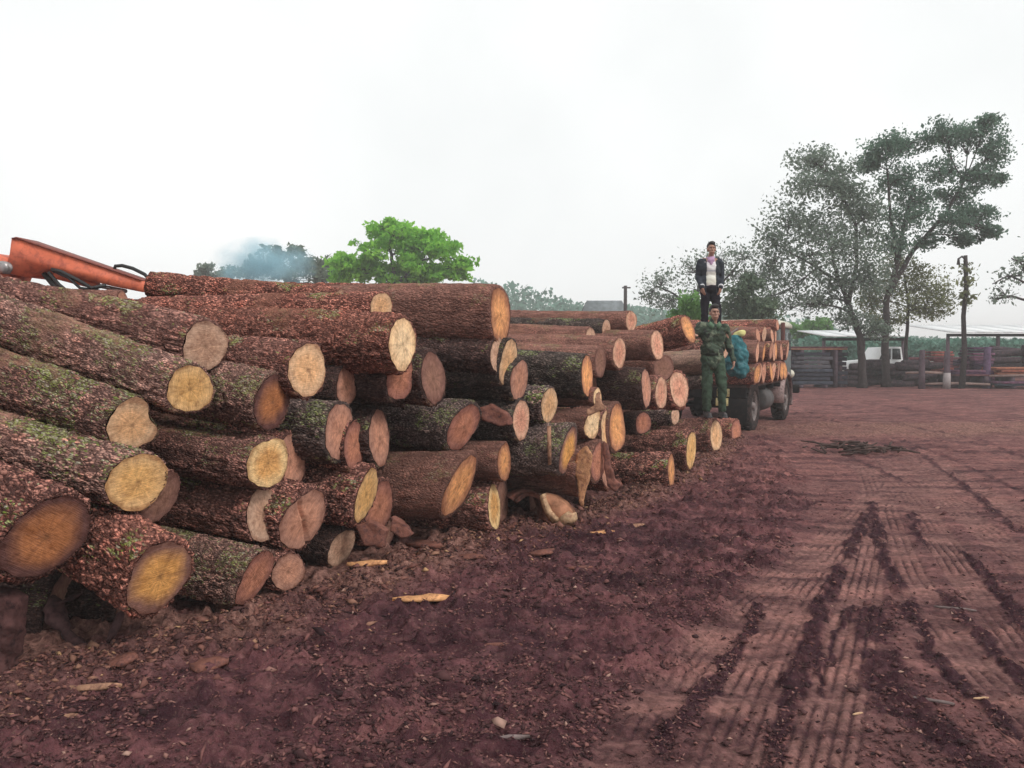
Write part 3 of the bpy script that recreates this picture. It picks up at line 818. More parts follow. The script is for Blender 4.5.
shard('wood_sliver', 62, 717, 30, .04, .02, .3, M_TANBIT, 'orange tan wood sliver lowest on the left', 'wood sliver')
shard('wood_sliver', 500, 648, 46, .03, .02, -.1, M_BARKBIT, 'reddish brown wood sliver in the middle of the mud', 'wood sliver')
shard('wood_chip', 602, 534, 26, .09, .03, .1, M_CHIP, 'small orange chip right of the split wedge', 'wood chip')
shard('wood_sliver', 632, 525, 30, .06, .03, .4, M_TANBIT, 'pale sliver among bark by the loose front log', 'wood sliver')
shard('wood_sliver', 580, 571, 26, .05, .02, .1, M_BARKBIT, 'brownish sliver on the mud below the small orange chip', 'wood sliver')
shard('stick', 930, 698, 44, .018, .016, -.5, M_STICK, 'thin grey stick across the wheel ruts at lower right', 'stick')
shard('wood_sliver', 981, 700, 16, .012, .01, 0, M_PALEBIT, 'tiny white scrap in the rut at lower right', 'scrap')
shard('wood_sliver', 858, 709, 12, .014, .01, .2, M_PALEBIT, 'tiny white scrap on the middle wheel path', 'scrap')
shard('stick', 955, 604, 38, .022, .018, -.45, M_STICK, 'short grey stick between the right hand ruts', 'stick')
shard('wood_sliver', 545, 556, 34, .12, .04, .3, M_BARKBIT, 'red bark flake below the split wedge', 'bark flake')
shard('wood_sliver', 470, 560, 30, .1, .04, -.2, M_BARKBIT, 'red bark flake under the narrow yellow cut', 'bark flake')
shard('bark_slab', 612, 489, 22, .24, .1, .8, M_BARKBIT, 'curled red bark piece at the right foot of the heap', 'bark slab', tilt=.3)

# split wedge and bark slab at the foot of the pile
WY = 7.45
p = at(557, 524, WY)
w = thing('split_wedge', 'cream and brown split wedge of wood standing at the foot of the pile', 'split wood', loc=(p[0], p[1], 0))
W0 = np.array([p[0], p[1], 0.0])
def wpoly(pts, dy, th, name, mat):
    mb = MB(); mb.prism([at(x, y, WY + dy) - W0 for x, y in pts], (.03, th, .0)); return mb.build(name, mat, w)
wpoly([(541, 496), (545, 493.5), (556, 496), (567, 503), (574, 512), (576.5, 519), (575, 527), (558, 527), (549, 517), (544, 507)], .09, .14, 'split_block', plain('split_face_wood', (.42, .2, .12), .85, var=.55, scale=7, bumps=.6))
wpoly([(541, 496), (544.5, 493.5), (546, 500), (551, 511), (559, 519.5), (560, 523.5), (554, 522), (547, 513)], .01, .03, 'pale_rim', M_PALEBIT)
wpoly([(562, 516), (568, 511.5), (571, 513.5), (575, 512.5), (576.5, 519), (574, 523), (569, 522), (565, 525), (560, 521)], .0, .05, 'pale_patch', M_PALEBIT)
p = gnd(525, 524)
o = thing('bark_slab', 'hollow curl of reddish bark leaning beside the cream split wedge', 'bark slab', loc=(p[0], p[1], 0), rz=.3)
mb = MB()
arc = np.linspace(-.5, 2.4, 12)
V, F = [], []
for yy in np.linspace(-.12, .2, 5):
    for a in arc:
        for rr_ in (.17, .21): V.append((rr_ * math.cos(a) * (1 + .2 * yy), yy + .03 * math.sin(a * 5), .02 + rr_ * .95 * math.sin(a) * (1 - .4 * abs(yy)) + .1))
na = len(arc) * 2
for i in range(4):
    for k in range(len(arc) - 1):
        for q in (0, 1):
            a = i * na + 2 * k + q
            F.append((a, a + 2, a + 2 + na, a + na))
    F.append((i * na, i * na + 1, (i + 1) * na + 1, (i + 1) * na)); F.append((i * na + na - 2, i * na + na - 1, (i + 1) * na + na - 1, (i + 1) * na + na - 2))
for i in (0, 4):
    for k in range(len(arc) - 1): F.append((i * na + 2 * k, i * na + 2 * k + 1, i * na + 2 * k + 3, i * na + 2 * k + 2))
mb.add(V, F); mb.build('bark_curl', M_BARKBIT, o)
# leaning slab at the left edge and the torn root in the hollow
LATE_BITS = True
o = tag(MB().prism([at(547, 426, 7.3), at(551, 426, 7.3), at(551.5, 464, 7.3), at(548, 465, 7.3)], (.0, .03, 0)).build('wood_strip', M_TANBIT), 'narrow upright tan strip across the thick grey brown log', 'wood strip')

def torn(name, pts, Y, th, mat, label, cat, seed):
    mb = MB(); mb.prism([at(x, y, Y) for x, y in pts], (.02, th, 0))
    tag(solid(name, mb, .011, mat, None, 1, .035, seed=seed), label, cat)
M_OCHRE = plain('torn_ochre_wood', (.42, .21, .11), .9, var=.5, scale=16, dirt=(.17, .075, .055), bumps=.6)
TORN = [('wood_strip', [(578, 452), (586, 446), (592, 456), (590, 474), (586, 490), (583, 507), (579, 502), (578, 484), (575, 468)], 7.55, .05, 'M_OCHRE', 'long torn slab of ochre wood hanging from the low drooping log', 'torn wood'),
    ('bark_strip', [(603, 440), (608, 444), (611, 462), (615, 478), (621, 484), (616, 492), (608, 486), (604, 468)], 8.2, .05, 'M_BARKBIT', 'curved red bark strip hanging at the right foot of the main heap', 'bark strip'),
    ('splinter', [(596, 393), (600, 391), (602, 403), (608, 408), (598, 412), (588, 416), (587, 410), (595, 404)], 7.9, .03, 'M_TANBIT', 'torn splinter above the jagged pale yellow cut', 'splinter'),
    ('bark_strip', [(478, 408), (492, 404), (508, 414), (512, 424), (498, 426), (484, 420)], 7.1, .06, 'M_BARKBIT', 'loose reddish bark sheet between the torn red cut and the twin ovals', 'bark strip'),
    ('bark_strip', [(392, 516), (404, 522), (414, 534), (404, 538), (392, 530)], 6.1, .06, 'M_BARKBIT', 'broken bark chunk under the fat oblique log', 'bark chunk'),
    ('bark_strip', [(356, 524), (372, 520), (388, 530), (384, 546), (366, 544)], 5.95, .07, 'M_BARKBIT', 'broken bark chunk right of the small tan oval cut', 'bark chunk')]
# heap of twigs on the far mud
p = gnd(856, 452)
mb = MB()
for i in range(46):
    a = rng.uniform(0, math.pi); L = rng.uniform(.15, .6); c = rng.normal(0, 1, 2) * [.42, .28]
    z0 = rng.uniform(.01, .14) * math.exp(-np.hypot(*c))
    d = np.array([math.cos(a) * L, math.sin(a) * L * .6, rng.uniform(-.05, .1)])
    q = np.array([p[0] + c[0], p[1] + c[1], z0 + .02])
    mb.tube([q - d / 2, q + [0, 0, rng.uniform(-.02, .03)], q + d / 2], [.014, .018, .009], 5)
tag(mb.build('twig_heap', M_DARKBIT), 'low heap of dark broken twigs out on the mud', 'twig heap')

# loose chips and bark crumbs, too many to count
def litter(name, n, sampler, size, mat, label, seed):
    r_ = np.random.default_rng(seed)
    xy = sampler(r_, n); n = len(xy)
    x, y = xy[:, 0], xy[:, 1]
    z = ground_fields(x, y)[0]
    L = r_.lognormal(0, .5, n) * size; W = L * r_.uniform(.25, .7, n); Hh = L * r_.uniform(.1, .3, n)
    a = r_.uniform(0, 6.28, n)
    loc = np.array([[-.5, -.3, 0], [.1, -.5, .1], [.5, .05, 0], [.05, .5, .15], [-.05, .02, 1.0], [0, 0, -.6]])
    P = loc[None] * np.stack([L, W, Hh], 1)[:, None] * r_.uniform(.6, 1.3, (n, 6, 3))
    ca, sa = np.cos(a)[:, None], np.sin(a)[:, None]
    tz = r_.normal(0, .3, n)[:, None]
    V = np.stack([P[..., 0] * ca - P[..., 1] * sa, P[..., 0] * sa + P[..., 1] * ca, P[..., 2] + tz * P[..., 0]], -1)
    V += np.stack([x, y, z + .002 + .25 * Hh], 1)[:, None]
    tri = np.array([[0, 1, 4], [1, 2, 4], [2, 3, 4], [3, 0, 4], [1, 0, 5], [2, 1, 5], [3, 2, 5], [0, 3, 5]])
    F = (tri[None] + (np.arange(n) * 6)[:, None, None]).reshape(-1, 3)
    o = link_mesh(name, V.reshape(-1, 3), F, mat, None, False)
    vattr(o, 'rnd', np.repeat(r_.uniform(0, 1, n), 6))
    return tag(o, label, None, None, 'stuff')
def litter_mat(name, stops):
    m, t, b = new_mat(name)
    c = ramp(t, N(t, 'ShaderNodeAttribute', attribute_name='rnd').outputs['Fac'], stops)
    t.links.new(c, b.inputs['Base Color']); b.inputs['Roughness'].default_value = .85; b.inputs['Specular IOR Level'].default_value = .08
    return m
def reject(r_, x, y, keep):
    m = r_.uniform(0, 1, len(x)) < keep
    return np.stack([x[m], y[m]], 1)
def s_field(r_, n):
    y = 2.6 + 9 * r_.beta(1, 2.2, n * 2); x = r_.uniform(-.75, .72, n * 2) * y
    gap = y - np.interp(x, FACE_X, FACE_Y); tr = ground_fields(x, y)[1]
    keep = np.where(gap < .25, 1, .1) * (1 - .93 * tr) * (.25 + .75 * sstep(.4, .62, fbm(x * 1.6, y * 1.6, 5, 3))) * np.where(x > .3 * y + .3, .5, 1)
    return reject(r_, x, y, keep)
def s_foot(r_, n):
    x = r_.uniform(-3, 4.2, n * 2); y = np.interp(x, FACE_X, FACE_Y) - np.abs(r_.normal(0, .55, n * 2)) + .25
    return reject(r_, x, y, np.where(ground_fields(x, y)[1] > .3, .1, .8))
litter('mud_crumbs', 52000, s_field, .019, litter_mat('crumb', [(0, (.03, .016, .018)), (.55, (.105, .048, .048)), (.88, (.21, .092, .085)), (.97, (.26, .13, .11)), (1, (.40, .25, .2))]), 'dark crumbs of bark and clods trodden into the mud', 3)
litter('bark_litter', 7000, s_foot, .03, litter_mat('bark_litter', [(0, (.06, .03, .03)), (.4, (.15, .065, .055)), (.75, (.22, .10, .08)), (.96, (.3, .16, .11)), (1, (.5, .3, .16))]), 'reddish bark litter and chips along the foot of the log pile', 4)

# ------------------------------------------------------------------ solid bodies from joined shapes
def solid(name, mb, voxel, mat, parent, smooth_it=4, wrinkle=0.0, cut=None, thick=0.0, seed=0, decimate=None):
    o = mb.build(name, None, None)
    r_ = o.modifiers.new('r', 'REMESH'); r_.mode = 'VOXEL'; r_.voxel_size = voxel
    s_ = o.modifiers.new('s', 'SMOOTH'); s_.iterations = smooth_it; s_.factor = .5
    dg = bpy.context.evaluated_depsgraph_get()
    ev = o.evaluated_get(dg); me = ev.to_mesh()
    V = np.zeros(len(me.vertices) * 3, np.float32); me.vertices.foreach_get('co', V); V = V.reshape(-1, 3).astype(float)
    Nn = np.zeros(len(me.vertices) * 3, np.float32); me.vertices.foreach_get('normal', Nn); Nn = Nn.reshape(-1, 3)
    F = [tuple(p.vertices) for p in me.polygons]
    ev.to_mesh_clear(); old = o.data; bpy.data.objects.remove(o); bpy.data.meshes.remove(old)
    if wrinkle:
        w_ = fbm(V[:, 0] * 9 + V[:, 2] * 7 + seed, V[:, 2] * 13 + V[:, 1] * 9, seed, 3) - .5
        V = V + Nn * (w_ * wrinkle)[:, None]
    if cut is not None:
        keep = cut(V)
        F = [f for f in F if all(keep[i] for i in f)]
        used = sorted({i for f in F for i in f}); mp = {v: i for i, v in enumerate(used)}
        V, Nn = V[used], Nn[used]; F = [tuple(mp[i] for i in f) for f in F]
        if thick:
            n = len(V); edges = {}
            for f in F:
                for a, b in zip(f, f[1:] + f[:1]): edges[(a, b)] = 1
            B = [(a, b) for (a, b) in edges if (b, a) not in edges]
            V = np.concatenate([V, V - Nn * thick])
            F = F + [tuple(i + n for i in f[::-1]) for f in F] + [(b, a, a + n, b + n) for a, b in B]
    return link_mesh(name, V, F, mat, parent, True)
def cap(mb, p0, r0, p1, r1, n=14):
    p0, p1 = np.array(p0, float), np.array(p1, float); L = np.linalg.norm(p1 - p0)
    pr = [(-r0 * math.cos(a), max(r0 * math.sin(a), 1e-4)) for a in np.linspace(.12, math.pi / 2, 5)]
    pr += [(L + r1 * math.sin(a), max(r1 * math.cos(a), 1e-4)) for a in np.linspace(0, math.pi / 2 - .12, 5)]
    return mb.lathe(pr, p0, p1 - p0, n)
def ell(mb, c, r, n=16, rot=None):
    V, F = [], []
    m = 10
    for i in range(m + 1):
        th = .05 + (math.pi - .1) * i / m
        for j in range(n):
            a = 2 * math.pi * j / n
            V.append((math.sin(th) * math.cos(a), math.sin(th) * math.sin(a), -math.cos(th)))
    V = np.array(V) * np.array(r)
    if rot is not None: V = V @ np.array(Matrix.Rotation(rot[0], 3, rot[1])).T
    for i in range(m):
        for j in range(n):
            a, b = i * n + j, i * n + (j + 1) % n
            F.append((a, b, b + n, a + n))
    F += [tuple(range(n))[::-1], tuple(range(m * n, (m + 1) * n))]
    return mb.add(V + np.array(c), F)

def hand(mb, w, d, palm_n, side, curl):                 # wrist, direction of fingers, palm normal, thumb side
    w, d, pn = np.array(w, float), np.array(d, float), np.array(palm_n, float)
    d /= np.linalg.norm(d); pn -= d * np.dot(pn, d); pn /= np.linalg.norm(pn); s = np.cross(pn, d) * side
    cap(mb, w, .027, w + d * .035, .03); 
    for k in (-1.2, -.4, .4, 1.2): cap(mb, w + d * .02 + s * k * .012, .017, w + d * .085 + s * k * .018, .013, 8)
    for k, ln in zip((1.35, .45, -.45, -1.35), (.07, .082, .075, .058)):
        b0 = w + d * .088 + s * k * .018; dd = d * math.cos(curl) + pn * math.sin(curl); b1 = b0 + dd * ln * .45
        d2 = d * math.cos(2 * curl) + pn * math.sin(2 * curl); b2 = b1 + d2 * ln * .35; d3 = d * math.cos(2.8 * curl) + pn * math.sin(2.8 * curl)
        cap(mb, b0, .0095, b1, .009, 7); cap(mb, b1, .009, b2, .008, 7); cap(mb, b2, .008, b2 + d3 * ln * .22, .007, 7)
    t0 = w + d * .03 + s * .024; t1 = t0 + d * .03 + s * .028 + pn * .012; t2 = t1 + d * .03 + s * .008 + pn * .012
    cap(mb, t0, .014, t1, .0115, 8); cap(mb, t1, .0115, t2, .009, 8)

M_SKIN = plain('skin', (.36, .195, .14), .55, var=.12, scale=9)
M_HAIR = plain('hair', (.012, .011, .012), .6, var=.3, scale=40)
M_EYE = plain('eye', (.03, .022, .02), .25, var=.1)
M_BOOT = plain('boot', (.03, .03, .035), .5, var=.3, scale=12, dirt=(.13, .075, .06))
def camo_material():
    m, t, b = new_mat('camouflage')
    co = objco(t)
    n1, n2 = noise(t, co, 8, 3, .6, .6), noise(t, N(t, 'ShaderNodeMapping').outputs[0], 10, 3)
    mp = t.nodes.new('ShaderNodeMapping'); mp.inputs['Location'].default_value = (3, 8, 1); t.links.new(co, mp.inputs[0])
    n2 = noise(t, mp.outputs[0], 11, 3, .6, .6)
    c = ramp(t, n1, [(.40, (.022, .032, .024)), (.43, (.045, .07, .045)), (.55, (.05, .075, .05)), (.58, (.13, .155, .105))])
    c = mixc(t, ramp(t, n2, [(.56, (0, 0, 0)), (.6, (1, 1, 1))]), c, (.02, .022, .02))
    t.links.new(c, b.inputs['Base Color']); b.inputs['Roughness'].default_value = .9
    bump(t, b, noise(t, co, 18, 4), .4, .02)
    return m
M_CAMO = camo_material()
M_TROUSER = plain('green_trousers', (.06, .095, .065), .9, var=.45, scale=6, dirt=(.028, .04, .03), bumps=.3)

def body_mesh(o, J, skin):
    mb = MB()
    ell(mb, (0, 0, 1.08), (.145, .10, .17)); ell(mb, (0, .0, 1.30), (.17, .105, .17)); ell(mb, (0, 0, .95), (.155, .11, .12))
    cap(mb, (-.13, .01, 1.40), .06, (.13, .01, 1.40), .06); cap(mb, (0, .01, 1.42), .06, J['head'] - [0, -.015, .08], .052)
    h = J['head']
    ell(mb, h + [0, .012, .03], (.076, .095, .098)); ell(mb, h + [0, -.03, -.045], (.056, .062, .068)); ell(mb, h + [0, -.062, -.085], (.026, .022, .022))
    cap(mb, h + [0, -.088, .022], .010, h + [0, -.108, -.018], .015, 8); ell(mb, h + [0, -.083, .04], (.055, .02, .012))
    ell(mb, h + [-.02, -.090, -.054], (.02, .012, .007)); ell(mb, h + [.02, -.090, -.054], (.02, .012, .007)); ell(mb, h + [0, -.088, -.063], (.026, .012, .008))
    for sx in (-1, 1):
        ell(mb, h + [sx * .078, .012, .0], (.012, .022, .034)); ell(mb, h + [sx * .042, -.066, -.012], (.024, .02, .018))
    for s_, sd_ in (('l', -1), ('r', 1)):
        sh, el, wr = J['sh' + s_], J['el' + s_], J['wr' + s_]
        cap(mb, sh, .055, el, .042); cap(mb, el, .042, wr, .028)
        hand(mb, wr, J['hd' + s_], J['pn' + s_], J['ts' + s_], J['cu' + s_])
        cap(mb, J['hp' + s_], .085, J['kn' + s_], .058); cap(mb, J['kn' + s_], .056, J['an' + s_], .038)
        cap(mb, J['an' + s_] + [0, .03, -.04], .036, J['an' + s_] + [0, -.13, -.055], .03)
    return solid('body', mb, .0075, skin, o, 2)
def face_bits(o, h, hair_mat):
    for sx in (-1, 1):
        ell_ = MB(); ell(ell_, h + [sx * .032, -.080, .022], (.010, .005, .004), 8); ell_.build('eye', M_EYE, o, True)
        eb = MB(); cap(eb, h + [sx * .018, -.094, .043], .0028, h + [sx * .046, -.084, .045], .002, 6); eb.build('eyebrow', hair_mat, o, True)
    mb = MB(); ell(mb, h + [0, .028, .052], (.086, .098, .092)); ell(mb, h + [0, -.035, .112], (.066, .05, .03))
    for sx in (-1, 1): ell(mb, h + [sx * .072, .02, .02], (.014, .035, .05))
    solid('hair', mb, .011, hair_mat, o, 1, .02, seed=3)

V3 = lambda *a: np.array(a, float)
for i_, (nm, pt, Y_, th_, mt, lb, ct_) in enumerate(TORN): torn(nm, pt, Y_, th_, globals()[mt], lb, ct_, 40 + i_)
# the leaning slab at the left edge and the torn root in the hollow
mb = MB(); mb.prism([at(x, y, 4.0) for x, y in ((-14, 700), (4, 686), (12, 660), (20, 622), (22, 600), (12, 590), (-14, 588))], (.02, .12, 0))
tag(solid('bark_slab', mb, .012, plain('red_brown_slab', (.095, .045, .043), .9, var=.5, scale=9, dirt=(.03, .015, .016), bumps=.6), None, 2, .05, seed=4), 'dull reddish slab leaning in the hollow at the left edge', 'bark slab')
M_ROOT = plain('root_wood', (.085, .045, .045), .9, var=.4, scale=9, dirt=(.03, .017, .018), bumps=.6)
mb = MB(); cap(mb, at(52, 600, 4.62), .03, at(57, 614, 4.55), .06); cap(mb, at(57, 614, 4.55), .06, at(66, 634, 4.48), .035); cap(mb, at(66, 634, 4.48), .035, at(92, 654, 4.4), .02); cap(mb, at(60, 604, 4.55), .02, at(80, 594, 4.6), .015)
tag(solid('broken_root', mb, .012, M_ROOT, None, 2, .05, seed=6), 'broken branch propped in the dark hollow under the front logs', 'branch')
mb = MB(); cap(mb, at(121, 614, 4.5), .022, at(113, 632, 4.44), .018); cap(mb, at(113, 632, 4.44), .018, at(106, 646, 4.4), .012)
tag(solid('stick', mb, .009, M_ROOT, None, 1, .02, seed=8), 'thin stick leaning in the dark hollow under the ochre hearted log', 'stick')
# the man in camouflage, one hand on the log end beside him
p1 = at(712, 417, 12.75)
man = thing('person', 'man in green camouflage jacket and green trousers standing on a log by the truck', 'person', loc=p1, rz=.05)
man.scale = (.93, .95, .985)
J = dict(head=V3(.02, -.02, 1.615), shl=V3(-.19, 0, 1.40), ell=V3(-.36, .06, 1.19), wrl=V3(-.35, -.12, 1.27), hdl=V3(.05, -1, .1), pnl=V3(0, -.2, -1), tsl=1, cul=.25,
         shr=V3(.19, 0, 1.40), elr=V3(.29, .05, 1.12), wrr=V3(.33, -.06, .89), hdr=V3(.02, -.15, -1), pnr=V3(-1, 0, 0), tsr=1, cur=.4,
         hpl=V3(-.085, 0, .92), knl=V3(-.09, -.01, .49), anl=V3(-.08, .03, .09), hpr=V3(.085, 0, .91), knr=V3(.14, -.09, .50), anr=V3(.16, -.02, .09))
body_mesh(man, J, M_SKIN); face_bits(man, J['head'], M_HAIR)
mb = MB()
ell(mb, (0, .0, 1.27), (.215, .145, .20)); ell(mb, (0, .0, 1.06), (.2, .15, .19)); cap(mb, (-.15, .01, 1.40), .075, (.15, .01, 1.40), .075); cap(mb, (0, 0, .98), .15, (0, 0, .90), .165)
cap(mb, (0, .02, 1.44), .075, (0, .01, 1.485), .068)
for s_ in 'lr': cap(mb, J['sh' + s_], .078, J['el' + s_], .064); cap(mb, J['el' + s_], .064, J['wr' + s_], .046)
solid('jacket', mb, .012, M_CAMO, man, 2, .075, seed=5)
mb = MB()
for sx in (-1, 1): mb.prism([(sx * .01, -.12, 1.43), (sx * .075, -.10, 1.49), (sx * .115, -.115, 1.43), (sx * .05, -.145, 1.36)], (0, .012, 0))
mb.build('collar', plain('collar_cloth', (.12, .2, .13), .9), man)
for sx in (-1, 1):
    mb = MB(); mb.box((sx * .095, -.148, 1.25), (.11, .02, .12), bev=.008); mb.box((sx * .095, -.162, 1.295), (.115, .012, .04), bev=.005); mb.build('chest_pocket', M_CAMO, man)
mb = MB(); mb.lathe([(-.025, .17), (-.02, .182), (.02, .182), (.025, .17)], (0, 0, .985), (0, 0, 1), 24); b_ = mb.build('belt', plain('belt_web', (.025, .028, .022), .8), man, True); b_.scale = (1, .82, 1)
mb = MB(); ell(mb, (0, 0, .93), (.175, .135, .11))
for s_ in 'lr':
    cap(mb, J['hp' + s_], .108, J['kn' + s_], .082); cap(mb, J['kn' + s_], .082, J['an' + s_] + [0, 0, .04], .066)
solid('trousers', mb, .012, M_TROUSER, man, 2, .05, seed=9)
for s_ in 'lr':
    a = J['an' + s_]; mb = MB(); cap(mb, a + [0, .01, .12], .058, a + [0, .03, -.03], .05); cap(mb, a + [0, .035, -.04], .047, a + [0, -.15, -.05], .042); mb.box(a + [0, -.055, -.082], (.09, .28, .02), bev=.008)
    solid('boot', mb, .01, M_BOOT, man, 1)

# the man in the open jacket, standing on the pile behind him
p2 = at(709.5, 339, 14.5)
man2 = thing('person', 'man in dark open jacket and pale shirt standing high on the log pile', 'person', loc=p2, rz=-.03)
man2.scale = (.9, .93, .965)
J = dict(head=V3(.015, -.035, 1.605), shl=V3(-.175, 0, 1.375), ell=V3(-.225, .05, 1.12), wrl=V3(-.18, -.13, .93), hdl=V3(.25, -.1, -1), pnl=V3(.6, .6, 0), tsl=1, cul=.35,
         shr=V3(.175, 0, 1.375), elr=V3(.225, .05, 1.12), wrr=V3(.18, -.13, .93), hdr=V3(-.25, -.1, -1), pnr=V3(-.6, .6, 0), tsr=-1, cur=.35,
         hpl=V3(-.085, 0, .92), knl=V3(-.10, -.01, .49), anl=V3(-.10, .03, .09), hpr=V3(.085, 0, .91), knr=V3(.13, -.08, .50), anr=V3(.15, -.02, .09))
body_mesh(man2, J, M_SKIN); face_bits(man2, J['head'], M_HAIR)
def shirt_mat():
    m, t, b = new_mat('printed_shirt')
    sx = t.nodes.new('ShaderNodeSeparateXYZ'); t.links.new(objco(t), sx.inputs[0])
    c = ramp(t, math_(t, 'MULTIPLY', math_(t, 'SUBTRACT', sx.outputs['Z'], .8), 1.4), [(.06, (.72, .35, .5)), (.16, (.78, .7, .72)), (.3, (.74, .73, .62)), (.55, (.74, .73, .68)), (.585, (.36, .36, .4)), (.62, (.74, .72, .72)), (.8, (.74, .68, .72))])
    t.links.new(c, b.inputs['Base Color']); b.inputs['Roughness'].default_value = .85
    return m
mb = MB(); ell(mb, (0, -.005, 1.26), (.175, .125, .19)); ell(mb, (0, -.005, 1.02), (.165, .13, .19)); cap(mb, (-.1, .0, 1.39), .06, (.1, .0, 1.39), .06)
solid('shirt', mb, .012, shirt_mat(), man2, 2, .02, seed=2)
mb = MB(); ell(mb, (0, .0, 1.45), (.085, .085, .045)); ell(mb, (0, -.08, 1.40), (.07, .05, .05)); ell(mb, (.0, -.10, 1.35), (.035, .035, .04)); solid('scarf', mb, .011, plain('pink_scarf', (.48, .3, .46), .9), man2, 2, .03)
mb = MB()
ell(mb, (0, .0, 1.25), (.195, .145, .2)); ell(mb, (0, .0, 1.02), (.195, .15, .2)); cap(mb, (-.13, .01, 1.395), .065, (.13, .01, 1.395), .065); cap(mb, (0, .01, 1.40), .07, (0, .01, 1.45), .06); cap(mb, (0, 0, .95), .155, (0, 0, .84), .165)
for s_ in 'lr': cap(mb, J['sh' + s_], .078, J['el' + s_], .062); cap(mb, J['el' + s_], .062, J['wr' + s_], .048)
solid('jacket', mb, .012, plain('navy_jacket', (.04, .046, .058), .8, var=.35, scale=7, bumps=.3), man2, 2, .04,
      cut=lambda V: ~((V[:, 1] < -.02) & (np.abs(V[:, 0]) < .085 + .02 * (1.4 - V[:, 2])) & (V[:, 2] < 1.5)), thick=.012, seed=7)
mb = MB(); ell(mb, (0, 0, .93), (.165, .125, .11))
for s_ in 'lr':
    cap(mb, J['hp' + s_], .10, J['kn' + s_], .075); cap(mb, J['kn' + s_], .075, J['an' + s_] + [0, 0, .03], .062)
solid('trousers', mb, .012, plain('black_trousers', (.016, .014, .02), .85, var=.3), man2, 2, .04, seed=11)
for s_ in 'lr':
    a = J['an' + s_]; mb = MB(); cap(mb, a + [0, .02, .02], .052, a + [0, .03, -.03], .05); cap(mb, a + [0, .035, -.04], .047, a + [0, -.15, -.05], .042); mb.box(a + [0, -.055, -.082], (.09, .28, .02), bev=.008)
    solid('shoe', mb, .01, M_BOOT, man2, 1)
    mb = MB(); mb.lathe([(-.012, .05), (0, .054), (.012, .05)], J['wr' + s_] + [0, 0, .01], J['el' + s_] - J['wr' + s_], 14); mb.build('cuff', plain('white_cuff', (.7, .7, .72), .8), man2, True)

# ------------------------------------------------------------------ the log truck
ANG = math.atan2(1.6, 2.95)
hd = np.array([math.sin(ANG), math.cos(ANG), 0]); rt = np.array([hd[1], -hd[0], 0])
rw = gnd(747.5, 431); rw = rw * (16.6 / rw[1]) if False else rw
org = rw - rt * .95
truck = thing('truck', 'old flatbed truck with cream cab roof, loaded crosswise with logs, seen from behind', 'truck', loc=(org[0], org[1], 0), rz=-ANG)
M_TYRE = plain('tyre_rubber', (.022, .02, .02), .85, var=.4, scale=8, dirt=(.09, .055, .05), bumps=.4)
M_RIM = plain('rim_steel', (.16, .13, .125), .6, var=.4, scale=9, dirt=(.1, .06, .05))
M_CHASSIS = plain('chassis_black', (.014, .013, .014), .85, var=.4, dirt=(.03, .022, .02))
M_CREAM = plain('cream_paint', (.62, .6, .5), .5, var=.12, dirt=(.35, .3, .25))
M_TEAL = plain('teal_cloth', (.03, .13, .15), .8, var=.5, scale=5, dirt=(.12, .25, .28), bumps=.4)
M_GLASS = plain('dark_glass', (.02, .025, .028), .15, var=.2)
M_FENDER = plain('faded_fender_paint', (.30, .2, .19), .6, var=.45, scale=9, dirt=(.12, .07, .065))
def wheel(x, y, r=.5, w=.28, lab=None):
    o = bpy.data.objects.new('wheel', None); COL.objects.link(o); o.parent = truck; o.location = (x, y, r)
    sg = 1 if x > 0 else -1
    mb = MB()
    mb.lathe([(-w / 2, r * .6), (-w / 2, r * .9), (-w * .42, r * .97), (-w * .3, r), (w * .3, r), (w * .42, r * .97), (w / 2, r * .9), (w / 2 - .0, r * .6), (w * .3, r * .56)], (0, 0, 0), (sg, 0, 0), 40)
    for i in range(30):
        a = 2 * math.pi * i / 30
        for q in (-1, 1):
            mb.box((q * w * .22, (r + .006) * math.cos(a + q * .05), (r + .006) * math.sin(a + q * .05)), (w * .36, .045, .03), rot=np.array(Matrix.Rotation(a - math.pi / 2, 3, 'X')))
    mb.build('tyre', M_TYRE, o, True)
    mb = MB(); mb.lathe([(w * .1, .02), (w * .1, r * .2), (w * .02, r * .24), (w * .12, r * .5), (w * .44, r * .58), (w * .46, r * .64), (w * .3, r * .62)], (0, 0, 0), (sg, 0, 0), 28)
    mb.lathe([(0, r * .17), (w * .4, r * .15), (w * .5, r * .1)], (0, 0, 0), (sg, 0, 0), 16)
    for i in range(8):
        a = 2 * math.pi * i / 8
        mb.lathe([(w * .1, .018), (w * .22, .016)], (0, r * .34 * math.cos(a), r * .34 * math.sin(a)), (sg, 0, 0), 6)
    mb.build('rim', M_RIM, o)
    return o
wheel(.95, 0); wheel(-.95, 0); wheel(.64, 0); wheel(-.64, 0); wheel(.95, 3.3); wheel(-.95, 3.3)
for sx in (-1, 1): mb = MB(); mb.box((sx * .4, 2.2, .68), (.09, 5.6, .2), bev=.01); mb.build('chassis_rail', M_CHASSIS, truck)
mb = MB(); mb.lathe([(-.9, .06), (-.12, .06), (-.1, .16), (.1, .16), (.12, .06), (.9, .06)], (0, 0, .5), (1, 0, 0), 16); mb.build('rear_axle', M_CHASSIS, truck, True)
mb = MB(); mb.lathe([(-.9, .05), (.9, .05)], (0, 3.3, .5), (1, 0, 0), 12); mb.build('front_axle', M_CHASSIS, truck, True)
M_BEDWOOD = plain('bed_planks', (.09, .06, .055), .9, var=.4, bumps=.4)
for i in range(11): mb = MB(); mb.box((-.95 + i * .19, 1.15, .9), (.18, 3.5, .06), bev=.008); mb.build('bed_plank', M_BEDWOOD, truck)
for i in range(5): mb = MB(); mb.box((0, -.5 + i * .82, .82), (2.1, .09, .09), bev=.01); mb.build('cross_beam', M_CHASSIS, truck)
